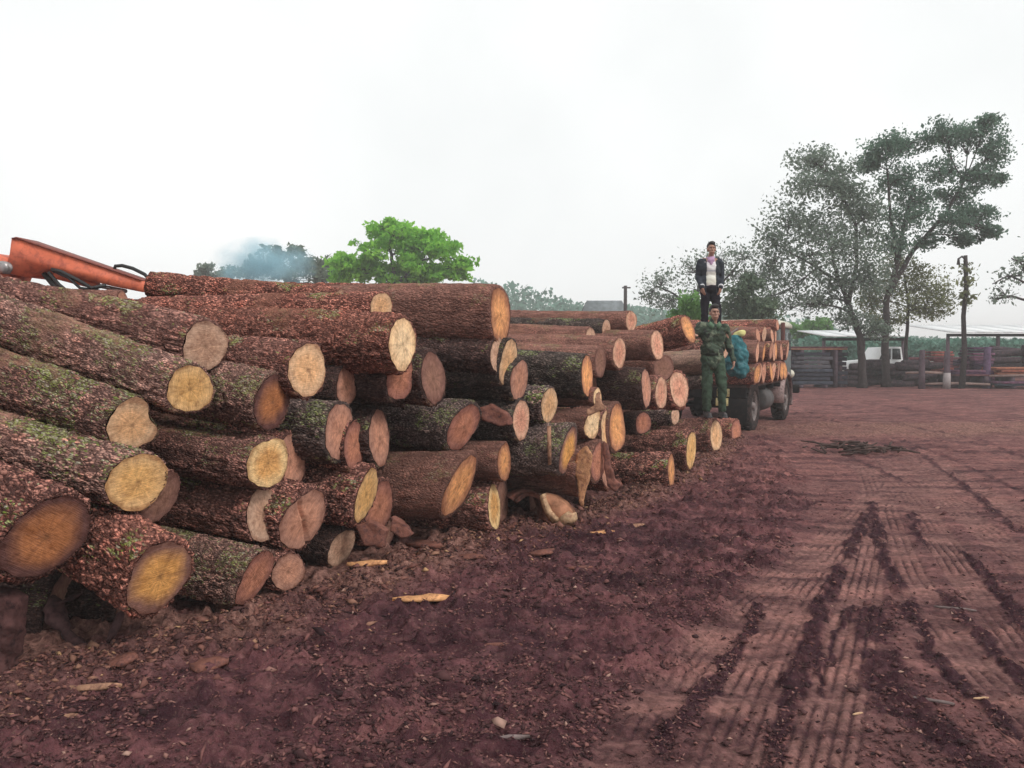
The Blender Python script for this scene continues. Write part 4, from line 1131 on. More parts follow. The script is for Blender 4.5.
for yy, hh in ((-.5, .5), (2.95, 1.35)):
    for sx in (-1, 1): mb = MB(); mb.box((sx * 1.06, yy, .875 + hh / 2), (.08, .1, hh), bev=.01); mb.build('stake', plain('stake_rust', (.12, .055, .05), .8, var=.3), truck)
mb = MB(); mb.box((0, -.58, .78), (2.1, .06, .2), bev=.01); mb.build('rear_beam', M_CHASSIS, truck)
for zz, xx in ((.78, .62), (.6, .6)): mb = MB(); mb.box((xx, -.625, zz), (.24, .03, .15), bev=.02); mb.lathe([(0, .04), (.015, .035)], (xx, -.64, zz), (0, -1, 0), 12); mb.build('tail_lamp_panel', plain('yellow_cream', (.7, .6, .28), .5, var=.3, scale=14, dirt=(.4, .3, .2)), truck)
for sx in (-1, 1): mb = MB(); mb.box((sx * .8, -.62, .42), (.55, .015, .5), bev=.005); mb.build('mud_flap', M_CHASSIS, truck)
mb = MB(); mb.lathe([(-.36, .2), (-.34, .24), (.34, .24), (.36, .2)], (.86, 1.5, .55), (0, 1, 0), 20); mb.build('fuel_tank', plain('tank_grey', (.07, .065, .065), .7, var=.4, dirt=(.06, .04, .035)), truck, True)
# cab
mb = MB()
prof = [(3.05, .85), (3.05, 2.12), (4.35, 2.12), (4.62, 1.5), (4.66, .6), (3.85, .6), (3.75, .98), (3.3, 1.08), (3.05, .98)]
mb.prism([(0, y, z) for y, z in prof], (1.9, 0, 0)); mb.build('cab', plain('cab_paint', (.10, .14, .14), .6, var=.3, dirt=(.10, .06, .055)), truck)
mb = MB()
for (z0, k) in ((2.125, 1.0), (2.2, 1.0), (2.27, .93), (2.31, .8)):
    mb.V.append(np.array([(-1.0 * k, 3.0 + (1 - k) * .6, z0), (1.0 * k, 3.0 + (1 - k) * .6, z0), (1.0 * k, 4.45 - (1 - k) * .6, z0), (-1.0 * k, 4.45 - (1 - k) * .6, z0)])); mb.n += 4
mb.F = [tuple(i * 4 + q for q in (j, (j + 1) % 4)) + tuple((i + 1) * 4 + q for q in ((j + 1) % 4, j)) for i in range(3) for j in range(4)] + [(3, 2, 1, 0), (12, 13, 14, 15)]
mb.build('cab_roof', M_CREAM, truck)
mb = MB(); mb.box((0, 3.04, 1.92), (1.3, .03, .3), bev=.01); mb.build('rear_window', M_GLASS, truck)
mb = MB(); mb.box((.96, 3.95, 1.3), (.03, .95, 1.0), bev=.01); d_ = mb.build('door', plain('door_paint', (.10, .14, .14), .6, var=.3, dirt=(.10, .06, .055)), truck)
mb = MB(); mb.box((.98, 3.95, 1.8), (.02, .8, .42), bev=.01); mb.build('window', M_GLASS, d_)
mb = MB(); mb.box((0, 5.05, 1.1), (1.2, .85, .7), bev=.12); mb.build('bonnet', M_FENDER, truck)
mb = MB(); mb.box((0, 5.6, .6), (2.0, .12, .2), bev=.03); mb.build('bumper', M_CHASSIS, truck)
for sx in (-1, 1):
    mb = MB(); V, F = [], []
    an = np.linspace(-.35, math.pi + .15, 16)
    for a in an:
        for x_, r_ in ((.72, .62), (.98, .63), (1.12, .6), (1.14, .53), (1.1, .55), (.96, .59), (.72, .58)): V.append((sx * x_, 3.3 + r_ * math.cos(a), .5 + r_ * math.sin(a)))
    for i in range(15):
        for j in range(7):
            a, b = i * 7 + j, i * 7 + (j + 1) % 7
            F.append((a, b, b + 7, a + 7))
    F += [tuple(range(7)), tuple(range(105, 112))]
    mb.add(V, F); mb.build('fender', M_FENDER, truck, True)
    mb = MB(); mb.lathe([(-.12, .05), (-.06, .1), (.0, .11), (.02, .09)], (sx * .85, 5.1, 1.0), (0, 1, 0), 16); mb.build('headlight', M_CREAM, truck, True)
# crosswise load, each log a thing of its own
def truck_log(y, z, R, L, bark, face, label, x0):
    a = -rt; c = org + hd * y + rt * x0 + np.array([0, 0, z])
    z_ = np.array([0, 0, 1.0]); y_ = np.cross(z_, a)
    M = Matrix(((a[0], y_[0], 0, c[0]), (a[1], y_[1], 0, c[1]), (a[2], y_[2], 1, c[2]), (0, 0, 0, 1)))
    o = thing('log', label, 'log', 'logs loaded on the truck', M=M)
    place_log.i += 1
    log_mesh(L, R, .04, .07, .01, 500 + place_log.i * 13, rng.uniform(-.1, .1), rng.uniform(-.16, .16), .07, bark, face, o, 0)
PL = ['nearest the man', 'second from the man', 'third from the man', 'fourth from the man', 'fifth from the man', 'sixth from the man', 'next to the cab end', 'at the cab end']
for i in range(8):
    truck_log(-.52 + i * .455, .93 + .215, .215, 2.3, ['brown', 'red'][i % 2], ['orange', 'pink', 'rose', 'orange', 'pink', 'rose', 'orange', 'orange'][i], 'log in the bottom row of the truck load, ' + PL[i], 1.2 + rng.uniform(-.05, .05))
for i in range(8):
    truck_log(-.46 + i * .45, 1.55 + .04 * (i % 2), .2, 2.3, ['smooth', 'brown'][i % 2], ['pink', 'rose', 'orange', 'rose', 'pink', 'orange', 'rose', 'pink'][i], 'log in the upper row of the truck load, ' + PL[i], 1.17 + rng.uniform(-.09, .06))
for i in range(5):
    truck_log(.7 + i * .47, 1.9 + .03 * (i % 2), .155, 2.2, ['smooth', 'red'][i % 2], ['rose', 'dull', 'pink', 'rose', 'pink'][i], 'slim log topping the truck load, ' + PL[[1, 2, 3, 6, 7][i]], 1.1 + rng.uniform(-.15, .1))
truck_log(2.6, 2.16, .13, 2.3, 'red', 'rose', 'small red log lying topmost on the truck load by the stake', 1.0)
# teal bundle hanging at the rear corner, with a pale cloth knot
p = at(736, 356, 15.7)
o = thing('tarpaulin_bundle', 'teal tarpaulin bundle hanging at the truck rear behind the man in camouflage', 'tarpaulin', loc=p)
mb = MB(); ell(mb, (0, 0, -.02), (.23, .2, .4)); ell(mb, (.06, -.05, -.22), (.17, .16, .2)); ell(mb, (-.06, 0, .2), (.18, .16, .2)); solid('bundle', mb, .025, M_TEAL, o, 3, .12, seed=21)
mb = MB(); cap(mb, (-.2, .0, .36), .02, (.1, .3, .52), .02, 8); mb.build('rope', M_STICK, o, True)
mb = MB(); ell(mb, (.09, -.02, .43), (.09, .08, .07)); ell(mb, (.0, 0, .4), (.05, .05, .05)); solid('knot', mb, .02, plain('pale_yellow_cloth', (.62, .58, .25), .8, var=.25), o, 2, .05)

# ------------------------------------------------------------------ excavator behind the pile
EY = 9.2
M_ORANGE = plain('orange_paint', (.72, .17, .085), .6, var=.2, scale=5, dirt=(.42, .09, .055), bumps=.15)
M_STEEL = plain('cylinder_steel', (.35, .33, .33), .35, metal=.6, var=.2, dirt=(.12, .09, .08))
M_HOSE = plain('hose_rubber', (.015, .015, .016), .6)
exc = thing('excavator', 'orange excavator boom with black hoses reaching over the log pile', 'excavator', loc=(at(-150, 384, EY)[0], EY, 0))
E0 = np.array([exc.location.x, EY, 0])
def ex(px, py, dy=0): return at(px, py, EY + dy) - E0 + np.array([0, .17, 0])
dv = (0.03, .34, 0)
mb = MB(); mb.prism([ex(9, 262), ex(11, 254), ex(13, 238.5), ex(18, 237.5), ex(80, 259), ex(143, 280.5), ex(146, 286), ex(143, 292), ex(115, 286.5), ex(80, 278), ex(46, 268), ex(35, 274), ex(26, 277), ex(12, 274)], dv)
bm = mb.build('stick_arm', M_ORANGE, exc)
mb = MB(); mb.prism([ex(12, 238.2, -.012), ex(18, 236.9, -.012), ex(80, 258.3, -.012), ex(143, 279.9, -.012), ex(143, 280.6, -.012), ex(80, 259.4, -.012), ex(18, 238.6, -.012)], (.03, .355, 0)); mb.build('edge_plate', plain('rust_edge', (.2, .05, .035), .7, var=.4, scale=20), exc)
mb = MB(); mb.prism([ex(-60, 300), ex(-60, 268), ex(-10, 252), ex(8, 258), ex(11, 270), ex(6, 284), ex(-20, 292)], (.06, .42, 0)); mb.build('boom', M_ORANGE, exc)
mb = MB(); mb.prism([ex(-165, 395), ex(-185, 360), ex(-120, 300), ex(-60, 268), ex(-58, 302), ex(-110, 330)], (.06, .42, 0)); mb.build('boom_foot', M_ORANGE, exc)
mb = MB(); mb.lathe([(-.26, .04), (-.25, .07), (.25, .07), (.26, .04)], ex(8, 268), (.1, 1, 0), 14); mb.build('pivot_pin', M_STEEL, exc, True)
def seg(name, a, b, r, mat): m_ = MB(); cap(m_, a, r, b, r, 10); return m_.build(name, mat, exc, True)
seg('hydraulic_cylinder', ex(50, 274, -.05), ex(88, 284, -.05), .05, M_ORANGE); seg('piston_rod', ex(88, 284, -.05), ex(118, 290, -.05), .024, M_STEEL)
seg('link_bar', ex(36, 273, -.05), ex(52, 292, -.05), .03, M_HOSE)
mb = MB(); mb.tube([ex(43, 268, -.22), ex(52, 270, -.24), ex(70, 279, -.24), ex(84, 287, -.22), ex(98, 284, -.2)], .022, 8); mb.tube([ex(44, 269, -.2), ex(60, 276, -.24), ex(72, 287, -.22), ex(92, 290, -.2)], .018, 8); mb.tube([ex(40, 271, -.2), ex(50, 283, -.24), ex(62, 293, -.2)], .02, 8); mb.build('hose', M_HOSE, exc, True)
mb = MB(); mb.tube([ex(107, 268), ex(108, 264.5), ex(115, 264), ex(126, 267), ex(138, 273), ex(144, 280)], .02, 8); mb.build('hose', M_HOSE, exc, True)
mb = MB(); mb.box((-.3, .2, 1.0), (2.6, 2.2, .9), bev=.12); mb.build('machine_body', M_ORANGE, exc)
mb = MB(); mb.box((.3, -.55, 1.95), (1.3, .9, 1.4), bev=.1); c_ = mb.build('cab', M_ORANGE, exc); mb = MB(); mb.box((.3, -1.015, 2.1), (1.0, .02, .8), bev=.01); mb.build('window', M_GLASS, c_)
for yy in (-.9, 1.1): mb = MB(); mb.prism([(x_, yy, z_) for x_, z_ in ((-1.7, .3), (-1.4, .02), (1.4, .02), (1.7, .3), (1.4, .58), (-1.4, .58))], (0, .5, 0)); mb.build('track', M_CHASSIS, exc)

# ------------------------------------------------------------------ trees
def tree(name, label, group, Y, trunks, clumps, leaf, mats, n_per=900, subs=16, twig_r=.02, depth=1.0, seed=0, aspect=.55, bark=None):
    r_ = np.random.default_rng(seed)
    p0 = trunks[0][0][0]; b0 = at(p0[0], p0[1], Y)
    o = thing(name, label, 'tree', group, loc=(b0[0], b0[1], 0)); B = np.array([b0[0], b0[1], 0])
    mb = MB(); nodes = []
    for pts, r0, r1 in trunks:
        P = np.array([at(x, y, Y) - B for x, y in pts]); 
        if pts is trunks[0][0]: P[0][2] = -.05
        P[1:, 1] += r_.uniform(-.15, .15, len(P) - 1)
        tt = np.linspace(0, 1, len(P)); t2 = np.linspace(0, 1, len(P) * 4)
        P2 = np.stack([np.interp(t2, tt, P[:, i]) for i in range(3)], 1)
        P2[1:-1] += r_.normal(0, r0 * .12, (len(P2) - 2, 3))
        rad = r0 + (r1 - r0) * t2; rad[0] *= 1.35
        mb.tube(P2, rad, 9); nodes.append((P2, rad))
    mb.build('trunk', bark or M_TREEBARK, o, True)
    tw = MB(); LV, LR = [], []
    allP = np.concatenate([n_[0][len(n_[0]) // 3:] for n_ in nodes]); allR = np.concatenate([n_[1][len(n_[0]) // 3:] for n_ in nodes])
    for (cx, cy, rx, ry, *dens) in clumps:
        dn = dens[0] if dens else 1.0
        c = at(cx, cy, Y) - B; k = Y / F_PX; R3 = np.array([rx * k, max(rx, ry) * k * depth, ry * k])
        c[1] += r_.uniform(-.5, .5) * R3[1]
        d = np.linalg.norm(allP - c, axis=1) + .6 * np.maximum(0, allP[:, 2] - c[2] + .2)
        j = int(np.argmin(d)); s0, rs = allP[j], min(allR[j] * .55, .1)
        mid = (s0 + c) / 2 + r_.normal(0, .08, 3) * np.linalg.norm(c - s0) + [0, 0, .08 * np.linalg.norm(c - s0)]
        tt = np.linspace(0, 1, 7)[:, None]
        limb = (1 - tt) ** 2 * s0 + 2 * tt * (1 - tt) * mid + tt ** 2 * c
        tw.tube(limb, np.linspace(rs, twig_r * 1.2, 7), 6)
        for q in range(subs):
            dd = r_.normal(0, 1, 3); dd /= np.linalg.norm(dd)
            sc_ = c + dd * R3 * r_.uniform(.35, 1.0)
            st = limb[r_.integers(3, 7)]
            m_ = (st + sc_) / 2 + r_.normal(0, .12, 3) * np.linalg.norm(sc_ - st)
            tw.tube([st, m_, sc_], [twig_r, twig_r * .7, twig_r * .35], 4, False)
            nl = int(n_per * dn / subs * r_.uniform(.4, 1.5))
            sp = R3.min() * r_.uniform(.22, .5)
            pts = sc_ + np.clip(r_.normal(0, 1, (nl, 3)), -1.6, 1.6) * sp * [1.15, 1.15, .7]
            LV.append(pts); LR.append(np.clip(r_.uniform(.1, .9) * .6 + r_.uniform(0, .4, nl), 0, 1))
    tw.build('branch', bark or M_TREEBARK, o, True)['kind'] = 'stuff'
    P = np.concatenate(LV); rn = np.concatenate(LR); n = len(P)
    a = r_.normal(0, 1, (n, 3)); a /= np.linalg.norm(a, axis=1)[:, None]
    b = np.cross(a, r_.normal(0, 1, (n, 3))); b /= np.linalg.norm(b, axis=1)[:, None]
    sz = leaf * r_.lognormal(0, .3, n)[:, None]
    V = np.stack([P - a * sz * .5, P + b * sz * aspect * .5, P + a * sz * .5, P - b * sz * aspect * .5], 1).reshape(-1, 3)
    F = np.arange(n * 4).reshape(-1, 4)
    cr_ = link_mesh('crown', V, F, mats, o, False); vattr(cr_, 'rnd', np.repeat(rn, 4))
    return o
L_DARK = leaf_material('leaves_dark', (.06, .115, .085), (.2, .33, .235), .45)
L_GREY = leaf_material('leaves_grey', (.095, .14, .11), (.28, .35, .27), .45)
L_YELL = leaf_material('leaves_yellow', (.09, .11, .045), (.28, .31, .14), .35)
L_BRIGHT = leaf_material('leaves_bright', (.10, .34, .025), (.44, .86, .12), .5)
L_MID = leaf_material('leaves_mid', (.06, .10, .065), (.17, .23, .14), .35)
L_FRESH = leaf_material('leaves_fresh', (.08, .2, .05), (.2, .4, .11), .4)
TY = 36
tree('broadleaf_tree', 'tall dark tree at right with straight trunk and high spreading crown', None, TY, [([(886, 388), (885, 345), (888, 300), (897, 262), (905, 225), (915, 185)], .18, .06), ([(890, 290), (915, 250), (945, 215), (965, 180)], .12, .05), ([(897, 262), (890, 215), (888, 170)], .09, .04)],
     [(884, 150, 18, 16), (912, 140, 24, 14), (945, 136, 24, 14), (972, 132, 24, 14), (990, 152, 16, 16), (978, 178, 20, 14), (940, 170, 30, 16), (902, 178, 20, 16), (978, 214, 20, 12), (946, 222, 26, 14), (906, 218, 20, 18), (1000, 178, 10, 6, .6), (966, 238, 18, 7, .8), (872, 164, 10, 12), (922, 200, 24, 14, .8), (960, 196, 20, 12, .8), (985, 122, 14, 6, .5), (990, 232, 10, 7, .6), (890, 245, 16, 16, .7), (930, 242, 16, 8, .5)], .125, L_DARK, 1500, 28, .016, seed=1)
tree('broadleaf_tree', 'leaning greyish tree with drooping crown, left of the tall dark tree', None, TY - 1, [([(862, 388), (861, 355), (857, 328), (848, 302), (838, 282), (830, 245)], .18, .05), ([(848, 302), (858, 262), (856, 225), (840, 190)], .1, .04), ([(838, 282), (810, 262), (785, 250)], .07, .03)],
     [(812, 160, 22, 14, .8), (838, 182, 24, 18), (808, 190, 26, 18), (848, 205, 20, 20), (790, 222, 26, 20, .8), (828, 228, 34, 24), (772, 240, 18, 16, .5), (806, 255, 36, 22), (850, 250, 30, 28), (770, 265, 18, 20, .4), (840, 285, 24, 16, .7), (795, 285, 34, 18, .5), (866, 278, 20, 20, .8), (822, 300, 24, 10, .3), (868, 215, 14, 26), (770, 300, 14, 12, .25), (850, 318, 20, 12, .5), (875, 330, 16, 12, .5), (800, 305, 26, 10, .3)], .125, L_GREY, 1700, 30, .012, seed=2)
tree('small_tree', 'yellowish small tree in the shade of the tall dark tree', None, TY + 2, [([(903, 386), (905, 340), (908, 300), (905, 275)], .1, .04)],
     [(905, 268, 24, 18), (925, 285, 22, 18), (890, 290, 22, 20), (912, 308, 30, 16), (935, 305, 16, 16, .7), (885, 318, 20, 12, .6), (872, 300, 12, 14, .6)], .11, L_YELL, 1500, 20, .014, seed=3)
tree('bare_tree', 'nearly bare tree with twisted branches at the right edge', None, 33, [([(1050, 390), (1047, 340), (1040, 305), (1030, 285)], .2, .06), ([(1040, 305), (1015, 296), (995, 300)], .06, .025), ([(1030, 285), (1010, 275), (992, 284)], .05, .02), ([(1030, 285), (1022, 262), (1012, 258)], .05, .02)],
     [(1015, 275, 16, 12, .2), (1005, 295, 16, 12, .15), (1030, 262, 22, 10, .3), (1055, 265, 26, 22, .4)], .14, L_GREY, 700, 22, .018, seed=4)
tree('sparse_tree', 'sparse grey tree with fine twigs behind the man in the open jacket', None, 40, [([(700, 383), (700, 340), (696, 310), (700, 280)], .14, .05), ([(698, 305), (725, 280), (740, 262)], .07, .03), ([(697, 312), (672, 292), (655, 286)], .06, .03)],
     [(660, 285, 22, 16, .6), (650, 296, 16, 10, .5), (690, 268, 20, 16, .6), (720, 258, 20, 14, .6), (745, 258, 18, 18, .6), (700, 290, 24, 14, .6), (672, 300, 24, 12, .8), (735, 275, 18, 12, .6), (765, 280, 14, 16, .5)], .13, L_GREY, 620, 26, .014, seed=5)
tree('round_tree', 'dull green rounded tree right of the man in the open jacket', None, 32, [([(748, 391), (748, 345), (748, 310)], .13, .06)], [(748, 300, 20, 20, 1.3), (738, 312, 16, 14), (760, 312, 16, 14), (750, 284, 10, 8), (748, 322, 24, 10)], .14, L_MID, 1300, 18, seed=6)
tree('shrub', 'bright fresh green shrub between the topmost right log and the man', None, 28, [([(690, 397), (690, 350), (690, 315)], .06, .03)], [(690, 305, 13, 12), (697, 314, 12, 10), (682, 316, 12, 8)], .12, L_FRESH, 900, 14, seed=7)
tree('broadleaf_tree', 'vivid green tree with layered crown rising behind the log pile', None, 45, [([(398, 379), (398, 320), (396, 285), (392, 258), (388, 238)], .2, .06), ([(396, 285), (420, 262), (440, 255)], .1, .04), ([(396, 285), (372, 270), (352, 268)], .09, .04)],
     [(385, 227, 18, 9), (400, 236, 30, 11), (430, 238, 18, 10), (446, 254, 20, 11), (462, 264, 13, 8), (368, 252, 24, 11), (402, 253, 30, 12), (346, 262, 16, 9), (345, 275, 22, 11), (412, 268, 28, 10), (438, 272, 24, 9), (378, 270, 26, 10), (424, 248, 20, 10), (395, 278, 34, 9), (425, 278, 26, 8), (360, 266, 20, 9), (398, 243, 26, 9), (455, 272, 16, 7)], .24, L_BRIGHT, 900, 18, .025, seed=8, depth=1.0)
tree('broadleaf_tree', 'hazy dark green tree standing in the blue smoke', None, 62, [([(292, 372), (290, 310), (288, 275)], .22, .08), ([(289, 300), (262, 285), (245, 275)], .1, .05), ([(289, 300), (315, 285), (330, 278)], .1, .05)],
     [(292, 262, 26, 12), (312, 270, 24, 12), (262, 262, 18, 10), (240, 270, 20, 9), (335, 278, 20, 12), (285, 252, 18, 8), (300, 280, 34, 10)], .34, L_MID, 560, 14, .03, seed=9)
tree('round_tree', 'small distant tree at the left end of the far tree line', None, 66, [([(209, 370), (209, 300), (209, 278)], .14, .06)], [(209, 270, 13, 6), (203, 274, 10, 5), (218, 276, 10, 5)], .32, L_GREY, 350, 10, .03, seed=10)
tree('round_tree', 'hazy green dome of a tree beyond the log truck', None, 58, [([(812, 373), (812, 345), (812, 335)], .14, .08)], [(812, 324, 16, 7), (800, 330, 14, 6), (822, 329, 10, 6), (808, 336, 22, 5)], .28, L_FRESH, 500, 12, .03, seed=11)

# far wood and hedges: one mass each
def foliage_mass(name, label, pts, Y0, Y1, leaf, mat, n, seed, zlow=0.0):
    r_ = np.random.default_rng(seed)
    px = np.array([q[0] for q in pts], float); py = np.array([q[1] for q in pts], float)
    xs_ = r_.uniform(px[0], px[-1], n); Y = r_.uniform(Y0, Y1, n)
    top = CAM_H + (HORIZON - np.interp(xs_, px, py)) * (Y0 + Y1) / 2 / F_PX
    x = (xs_ - 512) / F_PX * (Y0 + Y1) / 2
    top = top * (.8 + .3 * fbm(x * .35, Y * .2, seed, 3))
    u = r_.beta(2.2, 1.0, n)
    P = np.stack([x + r_.normal(0, .3, n), Y, zlow + (top - zlow) * u], 1)
    a = r_.normal(0, 1, (n, 3)); a /= np.linalg.norm(a, axis=1)[:, None]
    b = np.cross(a, r_.normal(0, 1, (n, 3))); b /= np.linalg.norm(b, axis=1)[:, None]
    sz = leaf * r_.lognormal(0, .3, n)[:, None]
    V = np.stack([P - a * sz * .5, P + b * sz * .35, P + a * sz * .5, P - b * sz * .35], 1).reshape(-1, 3)
    o = link_mesh(name, V, np.arange(n * 4).reshape(-1, 4), mat, None, False)
    vattr(o, 'rnd', np.repeat(np.clip(fbm(x * .5, P[:, 2] * .6, seed + 3, 3) + r_.uniform(-.2, .2, n), 0, 1), 4))
    return tag(o, label, None, None, 'stuff')
L_FAR = leaf_material('leaves_far', (.06, .16, .12), (.17, .34, .26), .3)
foliage_mass('far_wood', 'hazy bluish green wooded ridge beyond the pile', [(-900, 300), (60, 312), (320, 300), (400, 292), (480, 285), (512, 287), (530, 291), (548, 296), (575, 302), (600, 307), (640, 309), (700, 312), (790, 322), (860, 338), (1000, 340), (1900, 335)], 125, 150, .75, L_FAR, 80000, 31)
xs_h = np.linspace(-230, 230, 140)
pxh = np.interp(xs_h / 137.5 * F_PX + 512, [-900, 60, 320, 400, 480, 512, 530, 548, 575, 600, 640, 700, 790, 860, 1000, 1900], [300, 312, 300, 292, 285, 287, 291, 296, 302, 307, 309, 312, 322, 338, 340, 335])
hh = np.maximum(.4, (CAM_H + (HORIZON - pxh) * 137.5 / F_PX) * .74 + .5 * (fbm(xs_h * .2, xs_h * 0 + 4, 3, 3) - .5))
V, F = [], []
for i, x_ in enumerate(xs_h):
    for yy, k in ((134, -.05), (137, .75), (141, 1.0), (150, .95), (168, -.05)): V.append((x_, yy, max(-.1, hh[i] * k)))
for i in range(len(xs_h) - 1):
    for q in range(4): F.append((i * 5 + q, (i + 1) * 5 + q, (i + 1) * 5 + q + 1, i * 5 + q + 1))
tag(link_mesh('hill', V, F, plain('hill_green', (.05, .11, .08), .95, var=.4, scale=.4)), 'low green ridge under the far wood', None, None, 'structure')
foliage_mass('hedge', 'blue green hedge behind the open shed', [(800, 338), (830, 336), (880, 338), (940, 337), (1000, 338), (1300, 336)], 54, 58, .32, L_FAR, 9000, 33)

# ------------------------------------------------------------------ far side of the yard: shed, pickup, posts, timber
M_ROOF = plain('pale_sheet_roof', (.72, .73, .74), .5, var=.08, scale=1.5, dirt=(.55, .55, .56))
M_POST = plain('old_post', (.10, .07, .085), .9, var=.4, scale=6, bumps=.4)
def wx(px, Y): return (px - 512) / F_PX * Y
def wz(y, Y): return CAM_H + (HORIZON - y) * Y / F_PX
def shed(label, x0, x1, ye, Y, rise, dy, nsheet):
    sx0, sx1, ze = wx(x0, Y), wx(x1, Y), wz(ye, Y)
    o = thing('shed', label, 'shed', loc=(sx0, Y, 0)); Wd = sx1 - sx0
    for i in range(nsheet):
        w_ = Wd / nsheet; xx = (i + .5) * w_
        mb = MB(); mb.prism([(xx, -.5, ze), (xx, dy, ze + rise), (xx, dy, ze + rise + .05 + .004 * (i % 2)), (xx, -.5, ze + .05 + .004 * (i % 2))], (w_ * .995, 0, 0)); mb.build('roof_sheet', M_ROOF, o)
    mb = MB(); mb.box((Wd / 2, 0, ze - .12), (Wd, .1, .16)); mb.build('eave_beam', M_CHASSIS, o)
    for i in range(int(Wd / 3) + 2):
        mb = MB(); mb.box((.1 + i * (Wd - .2) / (int(Wd / 3) + 1), .05, (ze - .2) / 2), (.14, .14, ze - .2)); mb.build('post', M_POST, o)
shed('long open shed with a pale sheet roof behind the timber stacks', 946, 1150, 333, 46, .55, 5, 8)
shed('low open shed with a pale roof beyond the two leaning trunks', 822, 905, 337, 45, .4, 4, 4)

def pickup():
    Y = 39.0; x0 = wx(846, Y)
    o = thing('pickup', 'white pickup truck parked behind the two tree trunks', 'pickup', loc=(x0, Y, 0))
    Mw = plain('white_car_paint', (.75, .75, .76), .35, var=.06)
    mb = MB(); mb.prism([(0, 0, .45), (0, 0, 1.0), (.15, 0, 1.08), (1.0, 0, 1.15), (1.35, 0, 1.72), (2.2, 0, 1.75), (2.3, 0, 1.1), (3.7, 0, 1.1), (3.7, 0, .45)], (0, 1.6, 0)); mb.build('body', Mw, o)
    mb = MB(); mb.prism([(1.2, -.81, 1.18), (1.42, -.81, 1.65), (1.72, -.81, 1.66), (1.72, -.81, 1.18)], (0, .02, 0)); mb.prism([(1.8, -.81, 1.18), (1.8, -.81, 1.66), (2.14, -.81, 1.66), (2.2, -.81, 1.18)], (0, .02, 0)); mb.build('window', M_GLASS, o)
    for xx in (.75, 2.95):
        for yy in (-.75, .75): mb = MB(); mb.lathe([(-.1, .2), (-.1, .3), (.0, .34), (.1, .3), (.1, .2)], (xx, yy, .34), (0, 1, 0), 20); mb.build('wheel', M_TYRE, o, True)
    mb = MB(); mb.box((-.02, -.55, .8), (.05, .25, .14), bev=.02); mb.box((-.02, .55, .8), (.05, .25, .14), bev=.02); mb.build('headlight', M_CREAM, o)
pickup()
def post(px, ytop, ybase, w_px, label, mat=M_POST, lean=0.0, name='post', cat='post'):
    Y = CAM_H * F_PX / (ybase - HORIZON); r = w_px / 2 * Y / F_PX; x = wx(px, Y); h = wz(ytop, Y)
    mb = MB(); mb.tube([(0, 0, -.1), (lean * .3, 0, h * .35), (lean * .6, .02, h * .7), (lean, 0, h)], [r * 1.1, r, r * .97, r * .9], 9)
    o = mb.build(name, mat, None, True); o.location = (x, Y, 0); tag(o, label, cat, None)
    return o, Y, h
post(828, 347, 387, 5, 'dark gate post left of the two tree trunks, nearer the truck')
post(840, 348, 387, 4.5, 'dark gate post left of the two tree trunks, nearer the trunks')
post(922, 350, 388.5, 6, 'dark stout post between the pickup and the red timber stack')
o_, Y_, h_ = post(947, 351, 388.5, 6, 'purple brown post with whitewashed foot right of the red timber stack')
mb = MB(); mb.lathe([(-.05, .15), (.6, .145)], (0, 0, .05), (0, 0, 1), 12); w_ = mb.build('whitewash', plain('whitewash', (.34, .3, .3), .9, var=.2), o_, True)
post(987, 347, 388, 7, 'purple painted post at the front of the dark log stack', plain('purple_post', (.12, .075, .13), .9, var=.5))
# tall pole
Y = 34.5; x = wx(963, Y)
o = thing('pole', 'tall thick old pole with a hooked bracket at its top', 'pole', loc=(x, Y, 0))
mb = MB(); mb.tube([(-.03, 0, -.1), (.05, 0, 1.5), (-.03, 0, 3.0), (.06, 0, 4.2), (.0, 0, wz(256, Y))], [.13, .105, .09, .09, .075], 10); mb.build('shaft', M_TREEBARK, o, True)
mb = MB(); h = wz(260, Y); mb.tube([(0, 0, h), (-.16, -.03, h + .12), (-.3, -.03, h + .02), (-.3, -.03, h - .22)], [.04, .04, .045, .07], 8); mb.build('bracket', M_TREEBARK, o, True)
r_ = np.random.default_rng(5); n = 240
P = np.stack([r_.normal(.1, .16, n), r_.normal(0, .14, n), r_.choice([h - .9, h - 1.6, h - .4], n) + r_.normal(0, .16, n)], 1)
a = r_.normal(0, .06, (n, 3)); b = r_.normal(0, .04, (n, 3))
c_ = link_mesh('creeper_leaves', np.stack([P - a, P + b, P + a, P - b], 1).reshape(-1, 3), np.arange(n * 4).reshape(-1, 4), L_YELL, o, False); vattr(c_, 'rnd', np.repeat(r_.uniform(0, 1, n), 4))

def timber_stack(label, x0, x1, yt, Y, zb, mat_list, rows, th=.16, depth=1.2, cat='timber stack', jitter=.12):
    xa, xb = wx(x0, Y), wx(x1, Y); zt = wz(yt, Y)
    o = thing('timber_stack', label, cat, loc=((xa + xb) / 2, Y, 0)); Wd = xb - xa
    rh = (zt - zb) / rows
    for i in range(rows):
        for q in range(3):
            mb = MB(); L = Wd * (1 + rng.uniform(-jitter, jitter)); mb.box((rng.uniform(-.05, .05) * Wd, -depth / 3 + q * depth / 3 + rng.uniform(-.04, .04), zb + (i + .5) * rh), (L, depth / 3 * .92, rh * .8), bev=.01)
            mb.build('plank', mat_list[int(rng.integers(len(mat_list)))], o)
    for xx in (-.35, .35):
        mb = MB(); mb.box((xx * Wd, 0, zb / 2), (.15, depth, max(zb, .04))); mb.build('bearer', M_POST, o)
    return o
m_g = [plain('grey_board_a', (.055, .06, .08), .9, var=.4), plain('grey_board_b', (.09, .085, .10), .9, var=.4), plain('grey_board_c', (.04, .04, .055), .9, var=.4)]
